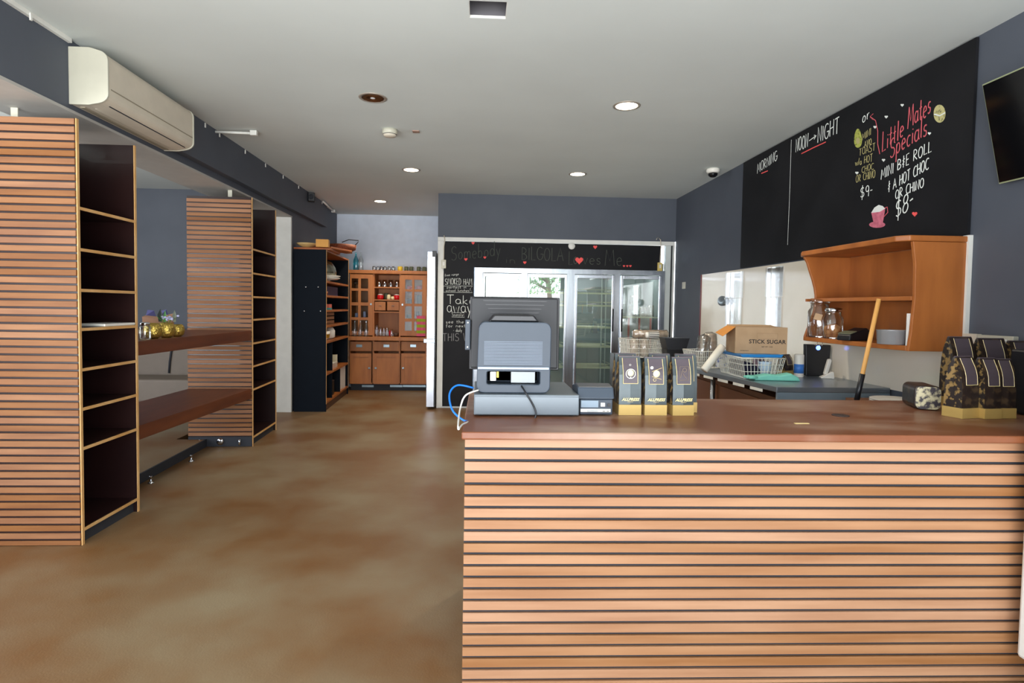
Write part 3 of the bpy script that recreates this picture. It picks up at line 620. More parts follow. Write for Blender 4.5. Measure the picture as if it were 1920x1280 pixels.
MB().add([(-.1, -.03, 0), (.1, -.035, 0), (.1, .04, 0), (-.1, .04, 0), (-.11, -.02, .15), (.02, -.03, .13), (.115, -.015, .17), (.11, .03, .18), (0, .03, .15), (-.1, .03, .16)],
         [(0, 1, 6, 5, 4), (1, 2, 7, 6), (2, 3, 9, 8, 7), (3, 0, 4, 9), (0, 3, 2, 1), (4, 5, 6, 7, 8, 9)]).build('bag_body', paper, t)
MB().add([(-.09, 0, .16), (-.02, .01, .155), (-.03, .0, .2), (-.08, .01, .205), (.01, .0, .15), (.07, .01, .17), (.06, .0, .21), (.02, .01, .2)], [(0, 1, 2, 3), (4, 5, 6, 7)]).build('bag_contents', mat('lilac_blue_wrap', c(92, 92, 150), .6), t)

# ================================================================ AIR CONDITIONER
ac = thing('air_conditioner', 'cream split-system air conditioner high on the left bulkhead', 'air conditioner', (XL+.001, 3.64, 2.63))
P_ = [(0, .0), (.11, .0)]+arc(.15, .065, .075, .055, -75, 0, 5)+arc(.165, .26, .06, .06, 0, 75, 5)+[(.12, .335), (0, .335)]
MB().prism(P_, .012, 1.04, 'y').build('body', plastic_w2, ac, .006)
P2 = [(a*1.02, -.003+b*1.018) for a, b in P_]; P2[0] = (0, -.003); P2[-1] = (0, .338)
MB().prism(P2, -.004, .011, 'y').build('end_cap', plastic_w, ac, .003)
MB().prism(P2, 1.041, 1.056, 'y').build('end_cap', plastic_w, ac, .003)
box(.226, .2285, .03, 1.03, .098, .104).build('panel_seam', mat('seam_grey', c(150, 140, 120), .6), ac)
MB().prism([(.10, -.003), (.185, .018), (.183, .028), (.10, .006)], .08, 1.0, 'y').build('louvre', plastic_w2, ac)
MB().prism([(.182, .013), (.212, .036), (.208, .044), (.178, .021)], .08, 1.0, 'y').build('outlet_slot', gap_m, ac)
box(.03, .06, .05, 1.0, -.006, -.001).build('lower_seam', mat('seam_grey', c(150, 140, 120), .6), ac)

# ================================================================ CEILING FIXTURES
def downlight(px, py, on, label):
    q = W(px, py, 'z', H); t = thing('downlight', label, 'downlight', (q.x, q.y, H))
    R_ = .105
    MB().lathe([(R_*.80, .003), (R_*.82, -.006), (R_, -.004), (R_+.001, -.0005), (R_, .0)], 32).build('trim_ring', mat('ring_metal', c(180, 170, 158), .35, .5), t)
    if on:
        MB().lathe([(0, -.0045), (R_*.8, -.0045), (R_*.8, -.0035)], 28).build('lamp_face', lamp_on, t)
        l = bpy.data.lights.new('downlight_lamp', 'SPOT'); l.energy = 80; l.spot_size = 2.3; l.spot_blend = .7; l.color = (1, .86, .68); l.shadow_soft_size = .07
        lo = bpy.data.objects.new('downlight_lamp', l); lo.location = (0, 0, -.03); lo.parent = t; scene.collection.objects.link(lo)
    else:
        MB().lathe([(0, -.0035), (R_*.8, -.0035), (R_*.79, -.0055), (R_*.5, -.005), (0, -.0055)], 12, smooth=False).build('reflector', mat('reflector_chrome', c(120, 124, 122), .12, 1), t)
        MB().lathe([(.0, -.0065), (.014, -.0065), (.018, -.0055)], 16).build('bulb', mat('bulb_white', c(240, 240, 240), .2), t)
    return t
downlight(699, 183, False, 'unlit round ceiling downlight, the only dark one')
downlight(1175, 198, True, 'largest lit ceiling downlight, above the right of the counter')
downlight(771, 318, True, 'lit ceiling downlight beyond the smoke alarm')
downlight(1083, 326, True, 'lit ceiling downlight before the wall over the fridges')
downlight(713, 377, True, 'furthest lit ceiling downlight over the rear passage')
q = W(731, 247, 'z', H-.02); t = thing('smoke_alarm', 'round cream smoke alarm on the ceiling', 'smoke alarm', (q.x, q.y, H))
MB().lathe([(.066, -.001), (.068, -.03), (.06, -.048)], 28).build('base', plastic_w, t)
MB().lathe([(.061, -.0485), (.05, -.062), (.02, -.068)], 28).build('cover', plastic_w2, t)
MB().lathe([(.0615, -.0482), (.0618, -.044)], 28).build('vent_ring', gap_m, t)
q = W(780, 246, 'z', H)
tag(box(-.03, .03, -.03, .03, -.008, 0).build('ceiling_tab', mat('brown_tab', c(150, 120, 104), .6), loc=(q.x, q.y, H)), 'tiny square tab on the ceiling beside the smoke alarm', 'tab')
# square service hatch (recess)
q0 = W(881, 3, 'z', H); q1 = W(947, 34, 'z', H)
a_, b_ = abs(q1.x-q0.x)/2+.005, abs(q0.y-q1.y)/2+.01; cx_, cy_ = (q0.x+q1.x)/2, (q0.y+q1.y)/2
cl = bpy.data.objects['ceiling']
mb = MB(); mb.box(cx_-a_, cx_+a_, cy_-b_, cy_+b_, H-.1, H+.3); cut(cl, mb)
t = thing('ceiling_hatch', 'small open square hole in the ceiling at the top of the photo', 'ceiling vent', (cx_, cy_, H))
def rim(z0, z1, e):
    return MB().box(-a_, a_, b_-.003-e, b_-e, z0, z1).box(-a_, -a_+.003, -b_+.004, b_-.004-e, z0, z1).box(a_-.003, a_, -b_+.004, b_-.004-e, z0, z1).box(-a_, a_, -b_, -b_+.003, z0, z1)
rim(.001, .014, .0).build('board_edge', white_m, t)
rim(.0145, .12, -.0).build('liner', mat('hatch_grey', c(92, 90, 94), .9), t)
box(-a_, a_, -b_, b_, .121, .14).build('cavity', mat('cavity_dark', c(58, 30, 40), .9), t)
q = W(1337, 316, 'z', H); t = thing('dome_camera', 'white ceiling dome camera with a black glass ball', 'security camera', (q.x, q.y, H))
MB().lathe([(.062, -.001), (.072, -.01), (.072, -.035), (.055, -.052)], 26).build('housing', ceramic, t)
MB().lathe([(.052, -.0525), (.048, -.075), (.03, -.092), (0, -.098)], 22).build('dome', mat('black_dome', c(14, 14, 18), .08), t)
# sensor arms on left
def arm(p0, p1, z, label):
    a = W(*p0, 'z', z); b = W(*p1, 'z', z); t = thing('ceiling_bracket', label, 'bracket', a)
    v = b-a; MB().tube([(0, 0, 0), tuple(v)], .012, 8).build('arm', white_m, t)
    box(-.03, .03, -.02, .02, -.02, .025).build('head', white_m, t, .004, loc=v)
    return t
arm((404, 247), (476, 250), H-.028, 'white arm bracket reaching out from the left ceiling edge near the air conditioner')
arm((606, 378), (625, 396), H-.05, 'far white bracket at the left ceiling edge beyond the black speaker')
q = W(584, 370, 'x', XL+.12); t = thing('wall_speaker', 'small black speaker high on the left ceiling edge', 'speaker', (q.x, q.y, q.z))
box(-.045, .045, -.05, .05, -.06, .06).build('cabinet', plastic_dark, t, .008, rot=(0, 0, .3))
MB().lathe([(.03, 0), (.034, .006), (.02, .004)], 14, M4=Matrix.Translation((.01, -.052, 0)) @ Matrix.Rotation(PI/2, 4, 'X')).build('grille', gap_m, t)
# white brackets on tops of bookcases
for (loc, lb) in (((-2.76, 3.6, 2.4965), 'cream ceiling strap bracket on top of the nearest bookcase'), ((-2.52, 6.0, 2.4965), 'white wire hook on top of the further bookcase')):
    t = thing('top_bracket', lb, 'bracket', loc)
    box(-.02, .02, -.004, .004, 0, .10).build('plate', plastic_w, t); box(-.05, .05, -.006, .006, 0, .006).build('foot', plastic_w, t)

# ================================================================ BLACK SHELVING UNIT (rear left)
U0 = (-2.03, 7.81, 0)
uw, ud = .42, 1.6
bu = thing('shelving_unit', 'tall black storage shelving unit at the entrance of the rear passage', 'shelving unit', U0, math.radians(2.2))
ztop = W(612, 468, 'y', 7.81).z
box(-uw, 0, 0, .018, .0, ztop).build('end_panel', navy_m, bu)
box(-uw, 0, ud-.018, ud, .0, ztop).build('end_panel', navy_m, bu)
box(-uw, -uw+.012, .019, ud-.019, .05, ztop).build('back_panel', navy_m, bu)
box(-uw+.013, 0, .019, ud-.019, ztop-.02, ztop).build('top_board', orange_wood, bu)
box(-uw+.03, -.02, .019, ud-.019, .0, .10).build('plinth', brown_dark, bu)
box(.0005, .003, 0, .018, .10, ztop).build('edge_band', edge_m, bu); box(.0005, .003, ud-.018, ud, .10, ztop).build('edge_band', edge_m, bu)
SH = [W(617, py, 'y', 7.86).z for py in (528, 555, 583, 612, 642, 702)]+[.115]
for z in SH:
    box(-uw+.013, 0, .019, ud-.019, z-.014, z+.014).build('shelf_board', orange_wood, bu)
for (ya, z0, z1) in ((.40, SH[5]+.0145, SH[4]-.0145), (.38, SH[6]+.0145, SH[5]-.0145), (.95, SH[6]+.0145, SH[5]-.0145)):
    box(-uw+.013, 0, ya-.008, ya+.008, z0, z1).build('divider', navy_m, bu)
for px, py in ((574, 538), (597, 538), (571, 583), (601, 583)):
    q = W(px, py, 'y', 7.81); MB().lathe([(.011, 0), (.009, .006)], 10, M4=Matrix.Translation((q.x-U0[0], -.0005, q.z)) @ Matrix.Rotation(PI/2, 4, 'X')).build('screw_cap', chrome, bu)
def onunit(u, v, z): # local -> world of the unit
    a = math.radians(2.2); return (U0[0]+u*math.cos(a)-v*math.sin(a), U0[1]+u*math.sin(a)+v*math.cos(a), z)
# cake dome
t = thing('cake_dome', 'glass cloche over stacked white plates on the black shelving unit', 'cake dome', onunit(-.14, .42, SH[0]+.0145))
MB().lathe([(.10, 0), (.10, .02), (.2, .03), (.235, .045), (.235, .052), (.0, .04)], 28).build('plate', ceramic, t)
MB().lathe([(.20, .056), (.24, .075), (.24, .083), (.0, .072)], 28).build('plate', ceramic, t)
MB().lathe([(.185, .084), (.185, .14), (.17, .2), (.12, .27), (.05, .30), (0, .305)], 26).build('cloche', glass('cloche_glass', (.8, .8, .68, 1), .3, .25, (.9, .9, .75, 1)), t)
MB().lathe([(.008, .305), (.008, .32), (.02, .34), (.008, .36)], 12).build('knob', ceramic, t)
def small(name, label, cat, mb, mt, loc, rz=0, grp=None, bev=0):
    o = mb.build(name, mt, None, bev, loc=loc, rot=(0, 0, rz)); tag(o, label, cat, grp); return o
small('plate_stack', 'small stack of wooden plates on the dark blue shelf of the black unit', 'plates', MB().lathe([(.05, 0), (.09, .01), (.09, .05), (.0, .05)], 18), wood_board, onunit(-.1, .14, SH[1]+.0145))
small('storage_crate', 'dark blue crate at the back of a black unit shelf', 'crate', box(-.15, .15, -.3, .3, 0, .13), mat('deep_blue_plastic', c(24, 30, 78), .5), onunit(-.22, .75, SH[1]+.0145))
small('picture_book', 'red and teal children book pile on the black unit', 'book', box(-.1, .1, -.16, .16, 0, .028), mat('teal_cover', c(40, 130, 130), .5), onunit(-.12, .42, SH[2]+.0145), .2)
small('picture_book', 'green book standing on end on the black unit shelf', 'book', box(-.09, .09, -.015, .015, 0, .17), mat('lime_cover', c(150, 176, 70), .5), onunit(-.12, .12, SH[2]+.0145), 0)
small('picture_book', 'coral book lying on the teal book on the black unit', 'book', box(-.1, .1, -.13, .13, 0, .05), mat('coral_cover', c(206, 100, 84), .5), onunit(-.13, .40, SH[2]+.0435), .1)
t = thing('wooden_crate', 'brown slatted wooden crate on a black unit shelf', 'crate', onunit(-.14, .35, SH[3]+.0145))
for k in range(3): box(-.12, .12, -.22, -.21, .02+k*.055, .06+k*.055).build('slat', brown_mid, t); box(.11, .12, -.209, .22, .02+k*.055, .06+k*.055).build('slat', brown_mid, t)
box(-.12, .12, -.209, .22, 0, .012).build('crate_base', brown_mid, t)
t = thing('mixing_bowl', 'white bowl with a yellow band on the black unit', 'bowl', onunit(-.14, .26, SH[4]+.0145))
MB().lathe([(.07, 0), (.12, .03), (.14, .13), (.13, .13), (.1, .03), (0, .02)], 24).build('bowl_body', ceramic, t)
MB().lathe([(.1225, .035), (.1335, .09), (.134, .09)], 24).build('yellow_band', yellow_m, t)
small('white_jug', 'white jug tipped beside the yellow-banded bowl', 'jug', MB().lathe([(.04, 0), (.09, .03), (.09, .12), (.06, .17), (.05, .17)], 20), ceramic, onunit(-.1, .62, SH[4]+.0145))
small('storage_tray', 'tall green tray standing on end in the black unit', 'tray', box(-.12, .12, -.02, .02, 0, .25), mat('green_enamel', c(86, 142, 110), .4), onunit(-.15, .72, SH[5]+.1), 1.2, None, .01)
small('storage_basket', 'white plastic basket under the green tray in the black unit', 'basket', MB().prism([(-.12, .085), (.12, .085), (.1, 0), (-.1, 0)], -.2, .2, 'y'), ceramic, onunit(-.14, .64, SH[5]+.0145))
small('storage_box', 'tall off-white box standing at the bottom of the black unit', 'box', box(-.14, .02, -.2, .2, 0, .34), white_m, onunit(-.05, 1.28, .1295))
small('cooking_pot', 'black cooking pot with steel lid at the bottom of the black unit', 'pot', MB().lathe([(.13, 0), (.14, .02), (.14, .2), (.145, .21), (.05, .24), (.015, .27)], 22), plastic_dark, onunit(-.17, .66, .1295))
small('cereal_box', 'tall cream carton standing beside the green tray in the black unit', 'box', box(-.06, .06, -.04, .04, 0, .18), mat('cream_carton', c(220, 210, 180), .6), onunit(-.10, .93, SH[5]+.0145), .2)
small('kettle', 'steel kettle at the near bottom corner of the black unit', 'kettle', MB().lathe([(.11, 0), (.12, .02), (.1, .18), (.04, .24)], 22), steel_d, onunit(-.15, .18, .1295))
# boards on top
zt_ = ztop+.001
small('chopping_board', 'big timber chopping board lying on top of the black unit', 'chopping board', box(-.22, .26, -.2, .5, 0, .03), wood_board, onunit(-.22, .25, zt_), .05, None, .006)
small('chopping_board', 'second board, paddle-shaped with a hole, overhanging the black unit', 'chopping board', MB().prism([(-.15, -.3), (.15, -.3), (.16, .25), (.05, .33), (.05, .46), (-.05, .46), (-.05, .33), (-.16, .25)], 0, .028, 'z'), wood_board, onunit(-.02, .5, zt_+.032), -.3, None, .005)
t = thing('serving_basket', 'brown handled serving basket overhanging the top of the black unit', 'basket', onunit(.02, .95, zt_+.062))
MB().lathe([(.14, 0), (.2, .03), (.21, .1), (.19, .1), (.15, .02), (0, .015)], 22).build('basket_body', mat('wicker', c(142, 76, 44), .7, col2=c(104, 54, 30), scale=50), t)
MB().tube([(.19, -.02, .09), (.24, -.02, .14), (.25, 0, .17), (.1, 0, .18), (.0, .0, .14)], .007, 6).build('handle', gap_m, t)
small('wooden_box', 'small open yellow timber box on top of the black unit', 'box', box(-.08, .08, -.06, .06, 0, .10), mat('yellow_timber', c(214, 150, 58), .5), onunit(-.05, .02, zt_+.032), .1)
small('serving_bowl', 'shallow bowl on top of the black unit next to the wall', 'bowl', MB().lathe([(.05, 0), (.13, .04), (.14, .055), (.12, .05), (0, .02)], 22), mat('cream_glaze', c(214, 180, 120), .4), onunit(-.28, .12, zt_+.032))

# ================================================================ OAK CABINET (rear passage)
YC = 9.78
def cx(px, py): q = W(px, py, 'y', YC); return q.x, q.z
cab = thing('dresser', 'oak kitchen dresser with glazed upper doors in the rear passage', 'dresser', (-1.5, YC, 0)); ox = -1.5
xl, zt = cx(655.5, 509); xr = cx(801, 512)[0]; xl -= ox; xr -= ox
zl = cx(728, 631)[1]; zd = cx(728, 638)[1]; zp = cx(728, 720)[1]
yb_ = YR-.005-YC
mb = MB()
mb.box(xl, xl+.02, 0, yb_, zp, zt-.03).box(xr-.02, xr, 0, yb_, zp, zt-.03).box(xl, xr, yb_-.012, yb_, zp, zt-.03)
x2 = cx(700.5, 560)[0]-ox; x3 = cx(750, 560)[0]-ox
for X in (x2, x3): mb.box(X-.012, X+.012, .0, yb_-.013, zp, zt-.03)
mb.box(xl+.02, xr-.02, .0, yb_-.013, zp, zp+.02)
mb.build('carcass', oak_m, cab)
box(xl-.02, xr+.02, -.035, yb_, zt-.029, zt+.03).build('cornice', oak_m, cab, .008)
box(xl-.01, xr+.01, -.04, yb_-.013, zd, zl).build('worktop', oak_m, cab, .005)
box(xl+.02, xr-.02, .03, yb_-.02, .0, zp-.001).build('plinth', gap_m, cab)
for a, b in ((678, 700), (731, 754), (755, 798)):
    q0 = cx(a, 722); q1 = cx(b, 726); box(q0[0]-ox, q1[0]-ox, .026, .0295, q1[1], q0[1]).build('tape_patch', tape, cab)
# glazed doors
for (dl, dr_, cols, knob) in ((656.5, 699.5, ((659.6, 672), (677, 690.7)), (696, 570)), (751.5, 800, ((759.8, 772.6), (777, 791.6)), (755, 571))):
    rows = ((522.5, 541), (545.5, 567), (573, 595), (600, 621)) if dl < 700 else ((523, 541), (545.5, 568), (573, 596), (602, 619))
    x0 = cx(dl, 560)[0]-ox; x1 = cx(dr_, 560)[0]-ox; z1_ = cx(700, 514.5)[1]; z0_ = cx(700, 628.5)[1]
    c0 = [x0]+[v for cl_ in cols for v in (cx(cl_[0], 560)[0]-ox, cx(cl_[1], 560)[0]-ox)]+[x1]
    r0 = [z1_]+[v for rr in rows for v in (cx(700, rr[0])[1], cx(700, rr[1])[1])]+[z0_]
    mb = MB()
    for i in range(0, 6, 2): mb.box(c0[i], c0[i+1], -.022, -.001, z0_, z1_)
    for i in range(0, len(r0), 2):
        for j in (1, 3): mb.box(c0[j], c0[j+1], -.021, -.002, r0[i+1], r0[i])
    d = mb.build('glazed_door', oak_m, cab)
    box(c0[1]-.005, c0[4]+.005, -.010, -.007, r0[-2], r0[1]).build('glass_pane', cabglass, d)
    q = cx(*knob); box(q[0]-ox-.012, q[0]-ox+.012, -.032, -.0225, q[1]-.016, q[1]+.016).build('latch', tape, d)
# open centre shelves
for py in (539, 562.5, 585):
    z = cx(725, py)[1]; box(x2+.013, x3-.013, .0, yb_-.014, z-.01, z+.01).build('shelf_board', oak_m, cab)
for (a, b) in ((703, 723), (726, 748)):
    q0 = cx(a, 565.5); q1 = cx(b, 582); d = box(q0[0]-ox, q1[0]-ox, -.012, .2, q1[1], q0[1]).build('drawer', oak_m, cab, .003)
    m_ = (q0[0]+q1[0])/2-ox; MB().tube([(m_-.014, -.013, (q0[1]+q1[1])/2-.01), (m_-.014, -.022, (q0[1]+q1[1])/2+.01), (m_+.014, -.022, (q0[1]+q1[1])/2+.01), (m_+.014, -.013, (q0[1]+q1[1])/2-.01)], .004, 6).build('drawer_pull', tape, d)
for (a, b, m_) in ((656.5, 697, 674), (700, 748.5, 725), (752.5, 799, 775)):
    q0 = cx(a, 640); q1 = cx(b, 658); d = box(q0[0]-ox, q1[0]-ox, -.018, -.001, q1[1], q0[1]).build('drawer', oak_m, cab, .004)
    q = cx(m_, 648); box(q[0]-ox-.05, q[0]-ox+.05, -.027, -.0185, q[1]-.024, q[1]+.024).build('label_holder', tape, d, .003)
for (a, b, kx) in ((656.5, 696.5, 693), (700, 748.5, 705), (752.5, 799, 756)):
    q0 = cx(a, 662); q1 = cx(b, 719); X0, X1, Z1, Z0 = q0[0]-ox, q1[0]-ox, q0[1], q1[1]; s_ = .055
    mb = MB(); mb.box(X0, X0+s_, -.02, -.001, Z0, Z1).box(X1-s_, X1, -.02, -.001, Z0, Z1).box(X0+s_, X1-s_, -.02, -.001, Z1-s_, Z1).box(X0+s_, X1-s_, -.02, -.001, Z0, Z0+s_).box(X0+s_, X1-s_, -.010, -.001, Z0+s_, Z1-s_)
    d = mb.build('cupboard_door', oak_m, cab); q = cx(kx, 689.5)
    MB().box(q[0]-ox-.018, q[0]-ox+.018, -.035, -.0205, q[1]-.015, q[1]+.015).build('door_knob', tape, d, .004)
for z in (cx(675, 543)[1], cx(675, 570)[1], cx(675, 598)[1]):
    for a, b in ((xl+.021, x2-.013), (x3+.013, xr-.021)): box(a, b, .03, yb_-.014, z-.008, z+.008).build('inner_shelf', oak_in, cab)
# crockery
ztc = zt+.031
def cup(label, px, r, h, mt, yv, zz, grp, name='mug', handle=True):
    X = cx(px, 505)[0]; t = thing(name, label, 'mug', (X, yv, zz), random.uniform(-.6, .6), grp)
    MB().lathe([(r*.85, 0), (r, .006), (r, h), (r*.9, h), (r*.88, .01), (0, .008)], 18).build('cup_body', mt, t)
    if handle: MB().tube([(r, 0, h*.8), (r*1.5, 0, h*.75), (r*1.55, 0, h*.3), (r, 0, h*.2)], .005, 6).build('handle', mt, t)
    return t
for px in (698.5, 705.5, 712.5, 719, 727): cup('steel mug in the row of steel mugs on top of the dresser', px, .027, .075, chrome, YC+.12+.03*(px % 2), ztc, 'steel mugs on top of the dresser')
for px in (709, 733): cup('steel mug in the row of steel mugs on top of the dresser', px, .027, .085, chrome, YC+.26, ztc, 'steel mugs on top of the dresser')
cup('yellow mug on top of the dresser between steel and olive mugs', 748, .042, .078, yellow_m, YC+.14, ztc, None)
for px in (760, 769.5, 783.5, 794): cup('olive glazed mug in the row of olive mugs on top of the dresser', px, .034, .078, olive, YC+.14, ztc, 'olive mugs on top of the dresser')
def bottle(label, px, yv, zz, r, h, mt, name='bottle', grp=None, cat='bottle'):
    X = cx(px, 505)[0]
    return tag(MB().lathe([(r*.9, 0), (r, .01), (r, h*.55), (r*.35, h*.8), (r*.3, h*.97), (r*.36, h), (0, h)], 20).build(name, mt, loc=(X, yv, zz)), label, cat, grp)
bottle('tall teal glass bottle on top of the dresser', 664.5, YC+.12, ztc, .045, .30, tealglass)
bottle('clear glass bottle beside the teal one on the dresser', 674, YC+.12, ztc, .04, .30, jarglass)
zc1 = cx(725, 539)[1]+.0105
for px in (709, 719.5, 731, 743): tag(MB().lathe([(.03, 0), (.032, .01), (.034, .12), (.03, .12), (.028, .012), (0, .01)], 18).build('steel_tumbler', chrome, loc=(cx(px, 530)[0], YC+.1, zc1)), 'steel tumbler standing on the open upper shelf of the dresser', 'tumbler', 'steel tumblers on the open dresser shelf')
zc2 = cx(725, 562.5)[1]+.0105
for i, (px, lb) in enumerate(((711.5, 'red enamel pot with white lid, left on the open dresser shelf'), (742.5, 'red enamel pot with white lid, right on the open dresser shelf'))):
    t = thing('enamel_pot', lb, 'pot', (cx(px, 555)[0], YC+.1, zc2))
    MB().lathe([(.04, 0), (.055, .02), (.055, .06), (.045, .075)], 20).build('pot_body', red_m, t); MB().lathe([(.046, .0755), (.046, .085), (.02, .095)], 20).build('lid', ceramic, t)
small('mini_mixer', 'cream two-lobed salt set between the red enamel pots', 'salt set', MB().lathe([(.03, 0), (.034, .03), (.03, .07), (.02, .085)], 14, cx=-.03).lathe([(.026, 0), (.03, .03), (.02, .055)], 14, cx=.035), mat('cream_ceramic', c(236, 220, 176), .4), (cx(731.5, 555)[0], YC+.05, zc2))
small('storage_tin', 'dark patterned tin between the red pots on the dresser', 'tin', MB().lathe([(.035, 0), (.035, .10), (.03, .11)], 18), olive, (cx(722, 555)[0], YC+.13, zc2))
zw = zl+.001
for px in (667, 677.5, 688.5): bottle('tall clear glass bottle on the dresser worktop before the left door', px, YC-.0, zw, .034, .27, jarglass, grp='glass bottles before the left dresser door').location.y = YC-.005-.034-.024+.03
for o_ in [o for o in scene.collection.objects if o.get('group') == 'glass bottles before the left dresser door']: o_.location.y = YC-.062+.0
box(xl-.01, xr+.01, -.10, -.0405, zd, zl).build('worktop_lip', oak_m, cab, .005)
for px, h_ in ((705.5, .20), (712.5, .16), (719, .15), (725, .15), (733.5, .12)): tag(MB().lathe([(.024, 0), (.026, .01), (.026, h_*.8), (.02, h_), (.0, h_)], 18).build('glass_jar', jarglass, loc=(cx(px, 620)[0], YC+.05, zw)), 'clear glass jar in the open niche of the dresser', 'jar', 'jars in the dresser niche')
small('red_tin', 'small red jar in the dresser niche', 'jar', MB().lathe([(.025, 0), (.028, .05), (.02, .1)], 14), red_m, (cx(729.5, 620)[0], YC+.14, zw))
small('dark_bowl', 'dark bowl with a cream scoop at the right of the dresser niche', 'bowl', MB().lathe([(.03, 0), (.045, .03), (.048, .06), (.04, .06), (0, .02)], 18), brown_dark, (cx(741, 620)[0], YC+.08, zw))
# behind the glass
for px, py, mt_, w_, h_, lb, cat in ((766, 542, red_m, .1, .075, 'dark red box behind the top left pane of the right dresser door', 'box'), (784, 542, red_m, .1, .08, 'dark red box behind the top right pane of the right dresser door', 'box'), (766, 569, gap_m, .08, .1, 'black canister on the middle shelf behind the right dresser door', 'canister'), (785, 569, mat('slate_tin', c(70, 96, 96), .5), .11, .16, 'slate tin on the middle shelf behind the right dresser door', 'tin'),
        (765, 597, mat('slate_tin', c(70, 96, 96), .5), .08, .08, 'low slate tin behind the right dresser door', 'tin'), (781, 597, gap_m, .07, .13, 'black bottle behind the right dresser door', 'bottle'),
        (665, 597, lilac, .06, .09, 'lilac cup behind the left dresser door, left side', 'cup'), (688, 597, gap_m, .05, .08, 'black cup behind the left dresser door, right side', 'cup'), (680, 597, lilac, .05, .12, 'lilac bottle behind the left dresser door', 'bottle')):
    z = cx(675, {542: 543, 569: 570, 597: 598}[py])[1]+.0085
    small('container', lb, cat, MB().lathe([(w_/2, 0), (w_/2, h_*.8), (w_/2*.8, h_)], 16), mt_, (cx(px, py)[0], YC+.16, z))
for px in (663, 670): small('wine_glass', 'stemmed glass behind the top pane of the left dresser door', 'glass', MB().lathe([(.025, 0), (.004, .006), (.004, .06), (.026, .09), (.03, .14), (.028, .14), (.02, .09), (0, .07)], 16), jarglass, (cx(px, 540)[0], YC+.12, cx(675, 543)[1]+.0085), 0, 'glasses in the left dresser door')
# striped towel
q = cx(793, 592); t = thing('striped_towel', 'pink and lime striped towel hanging on the right dresser door', 'towel', (q[0]-.03, YC-.047, q[1]))
zb2 = cx(793, 630)[1]-q[1]; n_ = 7
for k in range(n_):
    a0 = zb2*k/n_; a1 = zb2*(k+1)/n_
    mb = MB(); pr = [(-.07, .0), (-.035, -.012), (.0, .002), (.035, -.012), (.075, .0), (.075, .008), (.035, -.004), (0, .01), (-.035, -.004), (-.07, .008)]
    mb.prism(pr, a1, a0, 'z'); mb.build('towel_stripe', pink_m if k % 2 == 0 else lime_m, t)

# ================================================================ SERVICE COUNTER
ZC = W(866, 809.5, 'y', 2.1151).z
CA = -.0136
ct = thing('service_counter', 'long service counter clad in horizontal cedar slats with a jarrah top', 'counter', (-.0436, 2.149, 0), CA)
cw, cd = 2.76, .80
box(.0, cw, .014, .03, 0, ZC-.031).build('front_backing', gap_m, ct)
box(0.002, .018, .031, cd, 0, ZC-.031).build('side_panel', brown_mid, ct)
box(cw-.018, cw, .031, cd, 0, ZC-.031).build('side_panel', brown_mid, ct)
mb = MB(); z = ZC-.0315; pitch = .04435*1.0
pitch = (W(867, 837, 'y', 2.1490).z - W(867, 1272, 'y', 2.1490).z)/20
hh = pitch*.755
while z > .01:
    mb.box(0, cw, -.0, .0135, max(.002, z-hh), z); z -= pitch
mb.build('slat_cladding', slat_m, ct, .0015, seg=1)
mb = MB()
# top: left part deeper, with bull-nosed front edge
mb.prism([(-.012, -.035), (cw+.02, -.035), (cw+.02, .82), (1.0, .80), (.56, .80), (.55, .99), (.02, .99), (-.012, .9)], ZC-.03, ZC, 'z')
mb.build('worktop', top_m, ct, .007, seg=3)
for px, py, r_ in ((1576, 779, .035), ):
    q = W(px, py, 'z', ZC); 
    tag(MB().lathe([(r_, 0), (r_, .003), (r_*.7, .0035)], 22).build('cable_grommet', mat('grommet_brown', c(60, 46, 42), .6), loc=(q.x, q.y, ZC+.0003)), 'dark round cable cap set on the counter top', 'cap')
q = W(1503, 794, 'z', ZC); tag(box(-.03, .03, -.006, .006, 0, .002).build('metal_plate', gold_line, loc=(q.x, q.y, ZC+.0003)), 'thin brass plate lying on the counter top', 'plate')

# ---- POS terminal
yf = 2.410
q0 = W(888, 791, 'y', yf); q1 = W(1087, 737, 'y', yf)
cdw = q1.x-q0.x
dw = thing('cash_drawer', 'grey metal cash drawer under the till on the counter', 'cash drawer', ((q0.x+q1.x)/2, yf, ZC+.0005), .0)
dh = W(1087, 741, 'y', yf).z-ZC
box(-cdw/2, cdw/2, .004, .43, .006, dh).build('housing', drawer_m, dw, .004)
box(-cdw/2+.004, cdw/2-.004, -.001, .0035, .01, dh-.008).build('back_plate', drawer_m, dw, .001)
for xx in (-1, 1):
    for yy in (.04, .39): MB().lathe([(.012, 0), (.012, .0055)], 10, cx=xx*(cdw/2-.03), cy=yy).build('rubber_foot', plastic_dark, dw)
ps = thing('till_terminal', 'large grey touchscreen till seen from behind on the cash drawer', 'till', ((W(963, 700, 'y', 2.4490).x), 2.449, ZC+dh+.001))
zb0 = ZC+dh
top_ = W(967, 604, 'y', 2.4490).z-zb0; wb = (W(1032, 700, 'y', 2.4490).x-W(894, 700, 'y', 2.4490).x)/2
pl = [(-wb+.005*0, .022)]
outl = arc(wb-.03, .03, .03, .03, -90, 0, 4)+arc(wb-.032+.004, top_-.035, .03, .035, 0, 90, 5)+arc(-wb+.036, top_-.035, .03, .035, 90, 180, 5)+arc(-wb+.03, .03, .03, .03, 180, 270, 4)
st_ = MB().prism(outl, 0, .17, 'y').build('stand', posgrey, ps)
zo0 = W(960, 721, 'y', 2.4490).z-zb0; zo1 = W(960, 697, 'y', 2.4490).z-zb0; xo0 = W(913, 705, 'y', 2.4490).x-ps.location.x; xo1 = W(1013, 705, 'y', 2.4490).x-ps.location.x
cut(st_, MB().prism(rrect(xo0, xo1, zo0, zo1, .008), -.05, .10, 'y'))
